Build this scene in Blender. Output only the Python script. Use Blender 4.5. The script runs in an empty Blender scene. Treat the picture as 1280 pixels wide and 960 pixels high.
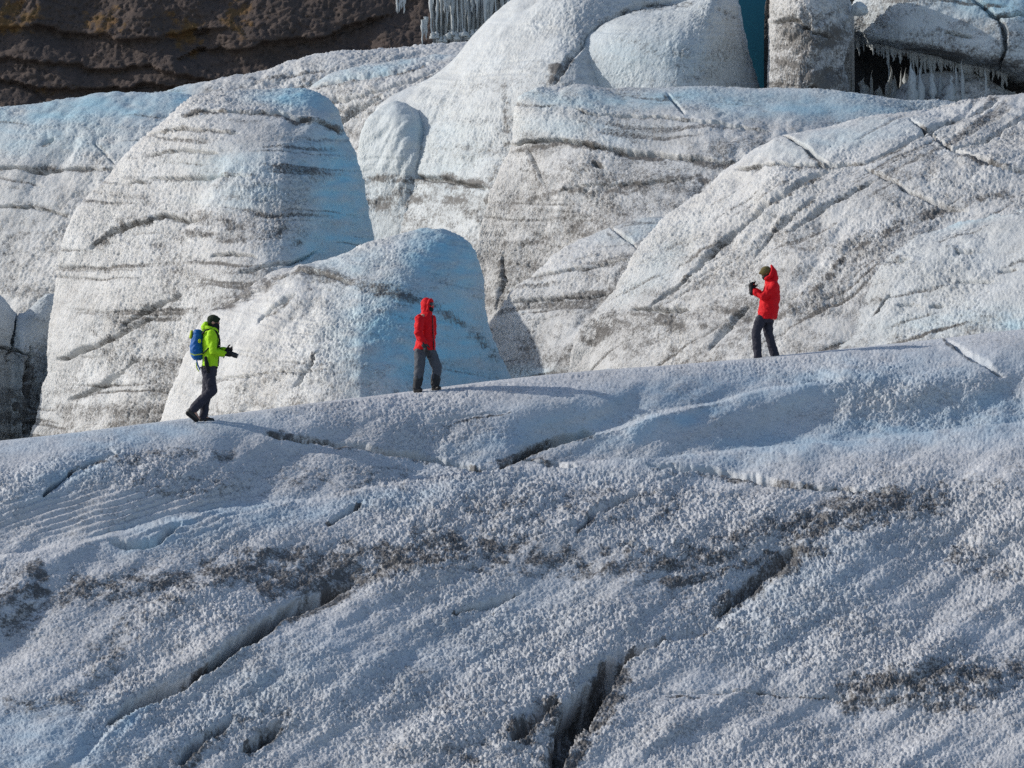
import bpy, math
import numpy as np
from mathutils import Vector, Matrix

# ------------------------------------------------------------------ camera, sky, sun, exposure
scene = bpy.context.scene
COL = scene.collection
FOCAL_MM = 120.0
F = FOCAL_MM / 36.0 * 1280.0            # focal length in photograph pixels
PITCH = math.radians(5.0)
CAM = np.array([0.0, 0.0, 1.7])
cam_data = bpy.data.cameras.new("camera")
cam_data.lens = FOCAL_MM
cam_data.sensor_width = 36.0
cam_data.clip_start = 0.5
cam_data.clip_end = 3000.0
cam = bpy.data.objects.new("camera", cam_data)
COL.objects.link(cam)
cam.location = CAM
cam.rotation_euler = (math.pi / 2 + PITCH, 0, 0)
scene.camera = cam

SUN_EL = math.radians(28.0)
SUN_AZ = math.radians(-79.0)             # measured from +Y towards +X: the sun is on the left, a little behind the ridge
world = bpy.data.worlds.new("World")
scene.world = world
world.use_nodes = True
wn = world.node_tree.nodes
sky = wn.new("ShaderNodeTexSky")
sky.sky_type = 'NISHITA'
sky.sun_disc = False
sky.sun_elevation = SUN_EL
sky.sun_rotation = SUN_AZ
sky.altitude = 300
sky.air_density = 1.0
sky.dust_density = 1.2
sky.ozone_density = 1.1
world.node_tree.links.new(sky.outputs[0], wn["Background"].inputs[0])
wn["Background"].inputs[1].default_value = 0.13
sun_data = bpy.data.lights.new("sun", 'SUN')
sun_data.energy = 3.2
sun_data.angle = math.radians(0.5)
sun_data.color = (1.0, 0.95, 0.88)
sun = bpy.data.objects.new("sun", sun_data)
COL.objects.link(sun)
SUN_DIR = Vector((math.sin(SUN_AZ) * math.cos(SUN_EL), math.cos(SUN_AZ) * math.cos(SUN_EL), math.sin(SUN_EL)))
sun.rotation_euler = (-SUN_DIR).to_track_quat('-Z', 'Y').to_euler()
sun.location = (-60, 90, 60)

scene.view_settings.view_transform = 'Standard'
scene.view_settings.look = 'None'
scene.view_settings.exposure = 0.12
scene.view_settings.gamma = 1.0
scene.render.engine = 'CYCLES'
scene.cycles.max_bounces = 6
scene.cycles.diffuse_bounces = 3
scene.cycles.use_denoising = False

# ------------------------------------------------------------------ small maths helpers
CP, SP = math.cos(PITCH), math.sin(PITCH)


def at(px, py, Y):
    """World point that stands at depth Y along the sight line of a photograph point."""
    px = np.asarray(px, float); py = np.asarray(py, float); Y = np.asarray(Y, float)
    u = (px - 640.0) / F
    v = (480.0 - py) / F
    dx, dy, dz = u, CP - v * SP, SP + v * CP
    k = Y / dy
    return np.stack(np.broadcast_arrays(dx * k + CAM[0], Y + 0 * dx, dz * k + CAM[2]), -1)


rng = np.random.RandomState(7)
_perm = np.arange(512, dtype=np.int32)
rng.shuffle(_perm)
_perm = np.concatenate([_perm, _perm, _perm, _perm]).astype(np.int32)
_g = rng.normal(size=(512, 3)).astype(np.float32)
_g /= np.linalg.norm(_g, axis=1)[:, None]


def noise(P, f=1.0, seed=0):
    """Gradient noise, about -1..1, at points P (n, 3), frequency f (number or one per axis)."""
    Q = (np.asarray(P, np.float64) * f + seed * 17.31 + 300.0)
    I = np.floor(Q).astype(np.int32)
    R = (Q - I).astype(np.float32)
    I &= 511
    W = R * R * R * (R * (R * 6 - 15) + 10)
    out = 0.0
    for cx in (0, 1):
        px = _perm[I[..., 0] + cx]
        wx = W[..., 0] if cx else 1 - W[..., 0]
        for cy in (0, 1):
            pxy = _perm[px + ((I[..., 1] + cy) & 511)]
            wy = W[..., 1] if cy else 1 - W[..., 1]
            for cz in (0, 1):
                h = _perm[pxy + ((I[..., 2] + cz) & 511)]
                g = _g[h & 511]
                d = g[..., 0] * (R[..., 0] - cx) + g[..., 1] * (R[..., 1] - cy) + g[..., 2] * (R[..., 2] - cz)
                out = out + d * (wx * wy * (W[..., 2] if cz else 1 - W[..., 2]))
    return out * 1.55


def smooth(a, b, x):
    t = np.clip((x - a) / (b - a), 0, 1)
    return t * t * (3 - 2 * t)


def interp(pts, x):
    pts = np.asarray(pts, float)
    return np.interp(x, pts[:, 0], pts[:, 1])


def soft_interp(pts, x, r):
    """Linear interpolation rounded off over about r."""
    return sum(interp(pts, x + k * r) * w for k, w in ((-1, .15), (-.6, .2), (0, .3), (.6, .2), (1, .15)))


def rounded(pts, n=2):
    p = np.asarray(pts, float)
    for _ in range(n):
        q = 0.75 * p[:-1] + 0.25 * p[1:]
        r = 0.25 * p[:-1] + 0.75 * p[1:]
        m = np.empty((2 * len(q), 2)); m[0::2] = q; m[1::2] = r
        p = np.vstack([p[:1], m, p[-1:]])
    return p


def arc(pts, step):
    p = np.asarray(pts, float)
    s = np.concatenate([[0], np.cumsum(np.hypot(*np.diff(p, axis=0).T))])
    n = max(8, int(s[-1] / step))
    t = np.linspace(0, s[-1], n)
    return np.stack([np.interp(t, s, p[:, 0]), np.interp(t, s, p[:, 1])], -1)


def line_dist(px, py, poly, reach):
    """Signed distance (positive below the line in the photograph) and place 0..1 along a polyline; far points get 1e6."""
    shape = px.shape
    x = px.ravel(); y = py.ravel()
    p = np.asarray(poly, float)
    lo = p.min(0) - reach; hi = p.max(0) + reach
    idx = np.nonzero((x > lo[0]) & (x < hi[0]) & (y > lo[1]) & (y < hi[1]))[0]
    D = np.full(x.shape, 1e6); T = np.zeros(x.shape)
    if len(idx):
        xs, ys = x[idx], y[idx]
        best = np.full(len(idx), 1e12); sd = np.full(len(idx), 1e6); tt = np.zeros(len(idx))
        L = np.hypot(*np.diff(p, axis=0).T); tot = L.sum(); acc = 0.0
        for k in range(len(p) - 1):
            a, b = p[k], p[k + 1]
            d = b - a
            t = np.clip(((xs - a[0]) * d[0] + (ys - a[1]) * d[1]) / (L[k] ** 2 + 1e-9), 0, 1)
            ex = xs - (a[0] + t * d[0]); ey = ys - (a[1] + t * d[1])
            q = ex * ex + ey * ey
            m = q < best
            side = np.sign(d[0] * ey - d[1] * ex) * (1 if d[0] >= 0 else -1)
            sd = np.where(m, np.sqrt(q) * side, sd)
            tt = np.where(m, (acc + t * L[k]) / tot, tt)
            best = np.where(m, q, best)
            acc += L[k]
        D[idx] = sd; T[idx] = tt
    return D.reshape(shape), T.reshape(shape)


# ------------------------------------------------------------------ object helpers
def tag(o, label=None, cat=None, group=None, kind=None):
    if label: o["label"] = label
    if cat: o["category"] = cat
    if group: o["group"] = group
    if kind: o["kind"] = kind
    return o


def empty(name, loc):
    o = bpy.data.objects.new(name, None)
    COL.objects.link(o)
    o.location = loc
    o.empty_display_size = 0.2
    return o


def link_mesh(name, V, faces, mat, parent=None, attrs=None, smooth_shade=True):
    """V (n,3) world points; faces (m,4) or (m,3) array. A parented mesh is stored relative to its parent's place."""
    V = np.asarray(V, np.float32)
    if parent is not None:
        off = np.array(ORIGIN.get(parent.name, parent.location), np.float32)
        V = V - off
    me = bpy.data.meshes.new(name)
    faces = np.asarray(faces, np.int32)
    k = faces.shape[1]
    me.vertices.add(len(V)); me.vertices.foreach_set("co", V.ravel())
    me.loops.add(faces.size); me.loops.foreach_set("vertex_index", faces.ravel())
    me.polygons.add(len(faces))
    me.polygons.foreach_set("loop_start", np.arange(0, faces.size, k, dtype=np.int32))
    me.polygons.foreach_set("loop_total", np.full(len(faces), k, np.int32))
    if smooth_shade:
        me.polygons.foreach_set("use_smooth", np.ones(len(faces), bool))
    for nm, a in (attrs or {}).items():
        at_ = me.attributes.new(nm, 'FLOAT', 'POINT')
        at_.data.foreach_set("value", np.asarray(a, np.float32).ravel())
    me.update(calc_edges=True)
    me.validate()
    me.materials.append(mat)
    o = bpy.data.objects.new(name, me)
    COL.objects.link(o)
    if parent is not None:
        o.parent = parent
        ORIGIN[o.name] = tuple(off)
    return o


ORIGIN = {}                              # world origin of every parented mesh


def grid_faces(r, c):
    i = np.arange(r - 1)[:, None] * c + np.arange(c - 1)[None, :]
    return np.stack([i, i + 1, i + c + 1, i + c], -1).reshape(-1, 4)


def grid_normals(P):
    du = np.gradient(P, axis=1); dv = np.gradient(P, axis=0)
    n = np.cross(du, dv)
    n /= np.linalg.norm(n, axis=-1, keepdims=True) + 1e-9
    return n


# ------------------------------------------------------------------ materials
def nodes_of(name):
    m = bpy.data.materials.new(name)
    m.use_nodes = True
    nt = m.node_tree
    return m, nt, nt.nodes, nt.links, nt.nodes["Principled BSDF"]


def n_noise(nt, co, scale, detail=4, rough=.6):
    n = nt.nodes.new("ShaderNodeTexNoise")
    n.inputs["Scale"].default_value = scale
    n.inputs["Detail"].default_value = detail
    n.inputs["Roughness"].default_value = rough
    nt.links.new(co, n.inputs["Vector"])
    return n.outputs["Fac"]


def n_math(nt, op, a, b=None, clamp=False):
    n = nt.nodes.new("ShaderNodeMath")
    n.operation = op; n.use_clamp = clamp
    for k, v in enumerate((a, b)):
        if v is None: continue
        if isinstance(v, (int, float)): n.inputs[k].default_value = v
        else: nt.links.new(v, n.inputs[k])
    return n.outputs[0]


def n_mix(nt, fac, a, b):
    n = nt.nodes.new("ShaderNodeMix")
    n.data_type = 'RGBA'
    if isinstance(fac, (int, float)): n.inputs[0].default_value = fac
    else: nt.links.new(fac, n.inputs[0])
    for k, v in ((6, a), (7, b)):
        if isinstance(v, tuple): n.inputs[k].default_value = (*v, 1)
        else: nt.links.new(v, n.inputs[k])
    return n.outputs[2]


def ice_material(name, white=(.66, .68, .69), grey=(.50, .49, .47), blue=(.25, .56, .71), dirt_shade=(.055, .05, .046), grain=1.0, bump=.5, sss=0.0):
    m, nt, N, L, B = nodes_of(name)
    tc = N.new("ShaderNodeTexCoord").outputs["Object"]
    ad = N.new("ShaderNodeAttribute"); ad.attribute_name = "dirt_shade"
    ab = N.new("ShaderNodeAttribute"); ab.attribute_name = "clear"
    patch = n_noise(nt, tc, .9, 5)
    speck = n_noise(nt, tc, 26 * grain, 3, .7)
    fine = n_noise(nt, tc, 70 * grain, 2, .6)
    base = n_mix(nt, n_math(nt, 'MULTIPLY', n_math(nt, 'SUBTRACT', patch, .18), 1.5, True), white, grey)
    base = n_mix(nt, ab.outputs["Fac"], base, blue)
    # grains of grit: the more dirt, the more of the specks are dark
    coarse = n_noise(nt, tc, 8.5 * grain, 3, .7)
    sp = n_math(nt, 'ADD', n_math(nt, 'MULTIPLY', speck, .55), n_math(nt, 'MULTIPLY', coarse, .45))
    g = n_math(nt, 'SUBTRACT', n_math(nt, 'MULTIPLY', ad.outputs["Fac"], .46), sp)
    g = n_math(nt, 'MULTIPLY', n_math(nt, 'ADD', g, .37), 5.5, True)
    g = n_math(nt, 'MULTIPLY', g, n_math(nt, 'MULTIPLY', ad.outputs["Fac"], 2.4, True), True)
    grit = n_mix(nt, n_math(nt, 'MULTIPLY', fine, .9), tuple(c * 1.9 for c in dirt_shade), dirt_shade)
    base = n_mix(nt, n_math(nt, 'MULTIPLY', g, .9), base, grit)
    L.new(base, B.inputs["Base Color"])
    r = n_math(nt, 'SUBTRACT', .62, n_math(nt, 'MULTIPLY', ab.outputs["Fac"], .25))
    L.new(r, B.inputs["Roughness"])
    B.inputs["IOR"].default_value = 1.31
    B.inputs["Specular IOR Level"].default_value = .5
    B.inputs["Subsurface Weight"].default_value = sss
    B.inputs["Subsurface Radius"].default_value = (.55, .85, 1.0)
    B.inputs["Subsurface Scale"].default_value = .05
    bp = N.new("ShaderNodeBump")
    bp.inputs["Strength"].default_value = bump
    bp.inputs["Distance"].default_value = .03
    L.new(n_math(nt, 'ADD', speck, n_math(nt, 'MULTIPLY', fine, .6)), bp.inputs["Height"])
    L.new(bp.outputs[0], B.inputs["Normal"])
    return m


ICE = ice_material("glacier_ice", white=(.66, .67, .67), grey=(.45, .44, .425))
ICE_FAR = ice_material("far_ice", white=(.63, .645, .65), grey=(.46, .45, .435), grain=.7, bump=.4)
CAVE_SHADE_ICE = ice_material("cave_shade_ice", white=(.34, .34, .34), grey=(.16, .155, .15), dirt_shade=(.02, .019, .018), grain=.6, sss=0)  # base colours darkened to carry the shade of the cave
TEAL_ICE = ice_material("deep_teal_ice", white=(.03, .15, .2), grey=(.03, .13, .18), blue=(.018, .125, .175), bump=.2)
ICE_FORE = ice_material("ridge_ice", white=(.63, .64, .655), grey=(.46, .46, .465), blue=(.27, .47, .62))


def plain(name, col, rough=.8, var=.25, scale=14, bump=.15, dist=.01, coat=0.0, fuzz=0.0, metal=0.0):
    m, nt, N, L, B = nodes_of(name)
    tc = N.new("ShaderNodeTexCoord").outputs["Object"]
    f = n_noise(nt, tc, scale, 4)
    c2 = tuple(max(0, c * (1 - var)) for c in col)
    c1 = tuple(min(1, c * (1 + var)) for c in col)
    L.new(n_mix(nt, f, c1, c2), B.inputs["Base Color"])
    B.inputs["Roughness"].default_value = rough
    B.inputs["Metallic"].default_value = metal
    B.inputs["Coat Weight"].default_value = coat
    B.inputs["Sheen Weight"].default_value = fuzz
    B.inputs["Specular IOR Level"].default_value = .5 if rough < .55 else .22
    bp = N.new("ShaderNodeBump")
    bp.inputs["Strength"].default_value = bump; bp.inputs["Distance"].default_value = dist
    L.new(n_noise(nt, tc, scale * 6, 3), bp.inputs["Height"])
    L.new(bp.outputs[0], B.inputs["Normal"])
    return m


def rock_material():
    m, nt, N, L, B = nodes_of("cliff_rock")
    tc = N.new("ShaderNodeTexCoord").outputs["Object"]
    ad = N.new("ShaderNodeAttribute"); ad.attribute_name = "moss"
    a = n_noise(nt, tc, .25, 6)
    b = n_noise(nt, tc, 1.6, 6, .7)
    base = n_mix(nt, a, (.070, .055, .048), (.125, .085, .066))
    base = n_mix(nt, n_math(nt, 'MULTIPLY', b, .7), base, (.052, .046, .045))
    mo = n_math(nt, 'MULTIPLY', n_math(nt, 'SUBTRACT', n_math(nt, 'ADD', ad.outputs["Fac"], n_noise(nt, tc, 3.6, 6, .8)), .98), 6, True)
    base = n_mix(nt, mo, base, n_mix(nt, n_noise(nt, tc, .9, 3), (.17, .085, .038), (.12, .085, .035)))
    L.new(base, B.inputs["Base Color"])
    B.inputs["Roughness"].default_value = .9
    B.inputs["Specular IOR Level"].default_value = .25
    bp = N.new("ShaderNodeBump"); bp.inputs["Strength"].default_value = .6; bp.inputs["Distance"].default_value = .12
    vo = N.new("ShaderNodeTexVoronoi"); vo.feature = 'DISTANCE_TO_EDGE'; vo.inputs["Scale"].default_value = .55
    mp = N.new("ShaderNodeMapping"); mp.inputs["Scale"].default_value = (.6, .6, 1.3); L.new(tc, mp.inputs["Vector"]); L.new(mp.outputs[0], vo.inputs["Vector"])
    jt = n_math(nt, 'MULTIPLY', n_math(nt, 'MINIMUM', vo.outputs["Distance"], .06), 14)
    L.new(n_math(nt, 'ADD', n_noise(nt, tc, 3.2, 6, .7), jt), bp.inputs["Height"]); L.new(bp.outputs[0], B.inputs["Normal"])
    return m


ROCK = rock_material()

# ------------------------------------------------------------------ relief detail shared by all the ice
STREAK = math.radians(57)                # the melt flutes lean this way on every face


def warp(px, py, amp=5.0, s=0):
    P = np.stack([px / 60.0, py / 60.0, np.full(px.shape, s * 3.7 + .5)], -1)
    Q = P * 4.3
    return (px + amp * noise(P, 1, 3) + amp * .45 * noise(Q, 1, 4), py + amp * noise(P, 1, 5) + amp * .45 * noise(Q, 1, 6))


def features(px, py, bands=(), patches=(), s=0):
    """Dirt, painted edge shade and clear-ice amounts from lists of bands (polyline, half width, strength, softness below/above) and round patches."""
    wx, wy = warp(px, py, 6.0, s)
    dirt_shade = np.zeros(px.shape)
    n1 = noise(np.stack([px / 22.0, py / 11.0, np.zeros(px.shape) + s], -1), 1, 11)
    n2 = noise(np.stack([px / 8.0, py / 5.0, np.zeros(px.shape) + s], -1), 1, 12)
    for poly, hw, st in bands:
        D, T = line_dist(wx, wy, poly, hw * 3)
        k = np.exp(-np.minimum((D / hw) ** 2, 40)) * st
        k = k * smooth(0, .08, T + .03) * smooth(0, .08, 1.03 - T)
        dirt_shade = np.maximum(dirt_shade, k * np.clip(.8 + .55 * n1 + .35 * n2, 0, 1.4))
    n3 = noise(np.stack([px / 45.0, py / 14.0, np.zeros(px.shape) + s], -1), 1, 13) + .6 * noise(np.stack([px / 15.0, py / 7.0, np.zeros(px.shape) + s], -1), 1, 14)
    clear = np.zeros(px.shape)
    for cx, cy, rx, ry, rot, st in patches:
        c, sn = math.cos(math.radians(rot)), math.sin(math.radians(rot))
        ex, ey = wx - cx, wy - cy
        d = ((ex * c + ey * sn) / rx) ** 2 + ((-ex * sn + ey * c) / ry) ** 2
        clear = np.maximum(clear, np.exp(-np.minimum(d, 40) ** 1.3) * st * np.clip(.8 + .55 * n3, 0, 1.1))
    return dirt_shade, clear


def carve(px, py, cracks, s=0):
    """Depth (negative) of cracks: (polyline, width, depth m, sharpness of the lower lip); and of raised lips."""
    h = np.zeros(px.shape)
    wx, wy = warp(px, py, 4.0, s + 1)
    wx = wx + .9 * noise(np.stack([px / 6., py / 6., px * 0 + s], -1), 1, 17)
    wy = wy + .9 * noise(np.stack([px / 6., py / 6., px * 0 + s], -1), 1, 18)
    for poly, w, dep, asym in cracks:
        D, T = line_dist(wx, wy, poly, w * 6)
        k = 1 + .5 * noise(np.stack([px / 26., py / 26., px * 0 + s], -1), 1, 15) + .22 * noise(np.stack([px / 6., py / 6., px * 0 + s], -1), 1, 16)
        wid = w * .72 * (.5 + .5 * np.sin(np.clip(T, 0, 1) * math.pi)) * np.clip(k, .25, 2)
        dep = dep * .95
        up = np.exp(-np.minimum(np.abs(D / (wid * asym)) ** 3, 40))
        dn = np.exp(-np.minimum(np.abs(D / (wid * .5)) ** 3, 40))
        h -= dep * np.where(D < 0, up, dn) * smooth(0, .1, T + .02) * smooth(0, .1, 1.02 - T)
    return h


def roughness_field(P, size=1.0, amp=1.0, flute=1.0, far=False, lumps=1.0, crystal=1.0):
    """Height in metres of lumps, melt flutes and crystals at surface points P."""
    sh = P.shape[:-1]
    Q = P.reshape(-1, 3)
    c, s = math.cos(STREAK), math.sin(STREAK)
    along = Q[:, 0] * c + Q[:, 2] * s + .3 * Q[:, 1]
    across = -Q[:, 0] * s + Q[:, 2] * c
    A = np.stack([along * .32, across * 1.0, Q[:, 1] * .35], -1)
    h = .11 * noise(Q, .45 / size, 21) * lumps
    big = noise(A, 1.5 / size, 22)
    gate = .15 + .85 * smooth(-.25, .4, noise(Q, .35 / size, 27))      # fluting comes and goes over a face
    h += .060 * flute * (big - .4 * np.abs(big)) * gate * lumps
    mid = noise(A * np.array([1.5, 1, 1]), 4.0 / size, 23)
    h += .036 * flute * (mid - .3 * np.abs(mid)) * gate
    vary = .45 + .85 * smooth(-.45, .45, noise(Q, .30 / size, 28) + .4 * noise(Q, 1.1 / size, 30))   # glazed and rough areas
    f = .026 * np.maximum(noise(Q, 2.9 / size, 29), -.1)
    f += .013 * noise(Q * np.array([1, 1, .8]) + A * .5, 7.0 / size, 24)
    cr = 1 - np.abs(noise(Q + A * .35, 13.0 / size, 25))
    f += crystal * .020 * (cr * cr - .5)
    if not far:
        c2 = 1 - np.abs(noise(Q, 23.0 / size, 26))
        f += crystal * .021 * (c2 * c2 - .5)
    f += rng.uniform(-1, 1, len(Q)) * (.007 * size)
    return ((h + f * vary) * amp).reshape(sh)


def strata(px, py, W, s, tilt, pitch_px):
    """Thin layers of old dust in the ice: amount 0..1 and a small step in the surface along each layer."""
    c = py - math.tan(math.radians(tilt)) * px
    c = c + 9 * noise(np.stack([px / 130., py / 130., px * 0 + s], -1), 1, 51) + 2.5 * noise(np.stack([px / 30., py / 30., px * 0 + s], -1), 1, 52)
    z = px * 0
    n = noise(np.stack([c / pitch_px, px / 260., z + s], -1), 1, 53) + .55 * noise(np.stack([c / pitch_px * 2.3, px / 200., z + s], -1), 1, 54)
    line = smooth(.05, .62, n)
    gate = smooth(-.5, .15, noise(np.stack([px / 110., py / 50., z + s], -1), 1, 55))
    return line * gate, -.035 * line * gate + .015 * n


# ------------------------------------------------------------------ one ice mound
def mound(name, crest, base, Yc, T, p=2.2, q=2.0, step=1.45, bands=(), patches=(), cracks=(), mat=None, size=1.0, amp=1.0,
          flute=1.0, dirt0=.15, round_n=2, kind=None, label=None, cat=None, group=None, s=0, lean=0.0, under=0.0, extra=None, far=False,
          clear0=0.0, back=6.0, tsoft=24.0, tilt=4.0, layer=.7):
    """A solid hump of ice. crest: skyline as photograph points, left to right; base: row (or polyline) of its hidden foot;
    Yc: depth of the skyline (number or points over x); T: how far the front bulges out (points over x)."""
    C = arc(rounded(crest, round_n), step)
    n = len(C)
    bx = np.linspace(C[0, 0], C[-1, 0], n)
    by = np.full(n, float(base)) if np.isscalar(base) else interp(base, bx)
    hmax = max(20.0, (by - C[:, 1]).max())
    rows = int(hmax / step) + 8
    t = np.linspace(0, 1, rows)
    w = 1 - (1 - t) ** 1.35
    W = w[:, None] * np.ones(n)
    k = W ** 1.25
    px = bx[None, :] + (C[None, :, 0] - bx[None, :]) * k
    py = by[None, :] + (C[None, :, 1] - by[None, :]) * W
    Tx = soft_interp(T, px, tsoft)
    Y0 = Yc * np.ones(px.shape) if np.isscalar(Yc) else soft_interp(Yc, px, 10.0)
    g = np.maximum(1 - W ** p, 0) ** (1 / q)
    if under > 0:
        g = g * np.sqrt(np.maximum(1 - (1 - np.minimum(W / under, 1)) ** 2, 0))
    Y = Y0 - Tx * (g * (1 - lean) + lean * (1 - W))
    if extra is not None:
        Y = Y + extra(px, py, W)
    P = at(px, py, Y)
    Nn = grid_normals(P)
    dirt_shade, clear = features(px, py, list(bands) + [(c_[0], c_[1] * .8, .6) for c_ in cracks], patches, s)  # bands plus a darker line along each crack
    clear = np.clip(clear + clear0, 0, 1)
    pat = noise(np.stack([px / 70., py / 30., px * 0 + s], -1), 1, 31)
    pat2 = noise(np.stack([px / 24., py / 12., px * 0 + s], -1), 1, 32)
    dust = dirt0 * (1.75 + .9 * pat + .8 * pat2) * (1.5 - .85 * W)
    dirt_shade = np.clip(np.maximum(dirt_shade * 1.1, dust), 0, 1) * (1 - .3 * clear)
    st, st_h = strata(px, py, W, s, tilt, 9.0)
    dirt_shade = np.clip(np.maximum(dirt_shade, layer * st * (1.35 - .6 * W)), 0, .92)
    h = roughness_field(P, size, amp * 1.3, flute, far)
    rough_here = (1 - .82 * clear) * (1 + .6 * np.clip(dirt_shade, 0, .8))
    h = h * rough_here + carve(px, py, cracks, s) + st_h * (1 - .5 * clear)
    edge = smooth(0, .02, W)
    P = P + Nn * (h * edge)[..., None]
    # behind the skyline the hump rounds over and falls away
    nb = 10
    a = np.linspace(0, 1, nb + 1)[1:]
    top = P[-1]
    B = []
    for ai in a:
        q_ = top.copy()
        q_[:, 1] += back * math.sin(ai * math.pi / 2)
        q_[:, 0] *= q_[:, 1] / top[:, 1]
        q_[:, 2] -= (np.maximum(top[:, 2] - P[0][:, 2], .4) + .4) * (1 - math.cos(ai * math.pi / 2))
        B.append(q_)
    V = np.concatenate([P, np.array(B)], 0)
    z1 = np.repeat(dirt_shade[-1:], nb, 0); z2 = np.repeat(clear[-1:], nb, 0)
    o = link_mesh(name, V.reshape(-1, 3), grid_faces(V.shape[0], n), mat or ICE,
                  attrs={"dirt_shade": np.concatenate([dirt_shade, z1], 0), "clear": np.concatenate([clear, z2], 0)})
    tag(o, label, cat, group, kind)
    return o


# ------------------------------------------------------------------ the walking ridge (terrain in the foreground)
CREST = rounded([(-120, 562), (-60, 556), (0, 551), (100, 540), (180, 530), (240, 522), (300, 516), (400, 503), (520, 488), (630, 474), (715, 465),
                 (830, 457), (950, 447), (1100, 431), (1190, 422), (1230, 416), (1290, 411), (1400, 402)], 1)
CREST_Y = [(-120, 57.5), (0, 58.5), (265, 60.5), (530, 64.0), (955, 66.5), (1400, 68.0)]
BOTTOM_Y = [(-120, 45.0), (640, 45.5), (1400, 46.0)]

fore_steps = [                           # folds: the ground behind the line lies farther off (polyline, metres, softness px, full side length px)
    ([(-130, 735), (0, 700), (70, 685), (150, 668), (260, 641), (330, 632), (400, 625), (500, 606), (600, 591), (700, 583), (830, 574), (960, 562),
      (1100, 550), (1280, 530), (1420, 515)], (.7, 2.3), 4.5, 105),
    ([(640, 582), (700, 553), (740, 541), (800, 525), (850, 513), (900, 503), (960, 488), (1060, 478)], .55, 5.0, 60),
    ([(330, 540), (420, 556), (520, 571), (600, 583)], .12, 2.0, 30),
    ([(60, 620), (110, 590), (150, 572)], .18, 3.0, 30),
    ([(90, 960), (140, 912), (200, 872), (270, 833), (355, 775), (440, 730), (520, 712)], .22, 2.5, 30),
    ([(700, 960), (745, 890), (778, 828), (830, 800), (900, 782), (960, 742), (1010, 690)], .28, 3, 45),
]
fore_cracks = [
    ([(330, 542), (420, 556), (520, 570), (600, 584), (632, 585)], 4.2, .26, 1.0),
    ([(628, 584), (645, 577), (662, 566), (700, 551), (742, 540)], 5.5, .38, 1.2),
    ([(655, 575), (680, 580), (720, 584)], 2.5, .12, 1.0),
    ([(810, 583), (880, 589), (960, 600), (1060, 612), (1112, 616)], 4.2, .2, 1.0),
    ([(138, 908), (165, 890), (200, 868), (240, 850)], 7.0, .40, 1.3),
    ([(236, 852), (270, 831), (300, 805), (322, 794), (358, 770), (400, 748), (442, 727)], 7.5, .5, 1.3),
    ([(140, 675), (165, 678), (195, 675), (225, 655)], 5.5, .25, 1.2),
    ([(55, 620), (100, 586), (152, 566)], 4.0, .15, 1.0),
    ([(695, 960), (715, 920), (742, 880), (778, 822)], 12.0, .40, 1.6),
    ([(640, 925), (668, 900), (700, 878)], 9.0, .22, 1.2),
    ([(775, 826), (830, 800), (905, 782)], 5.0, .12, 1.0),
    ([(895, 772), (930, 745), (970, 716), (1000, 692)], 8.0, .2, 1.2),
    ([(225, 955), (250, 930), (290, 900)], 9.0, .22, 1.1),
    ([(305, 938), (330, 925), (352, 905)], 9.0, .3, 1.1),
    ([(820, 866), (950, 864), (1060, 874), (1170, 880)], 2.0, .05, 1.0),
    ([(565, 765), (620, 750), (650, 738)], 4.0, .1, 1.0),
    ([(410, 660), (430, 645), (455, 628)], 4.0, .12, 1.0),
    ([(540, 530), (640, 513)], 2.0, .03, 1.0),
    ([(1180, 425), (1215, 448), (1255, 470)], 3.5, .05, 1.0),
    ([(720, 672), (745, 640), (800, 615)], 5.0, .10, 1.0),
]
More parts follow.
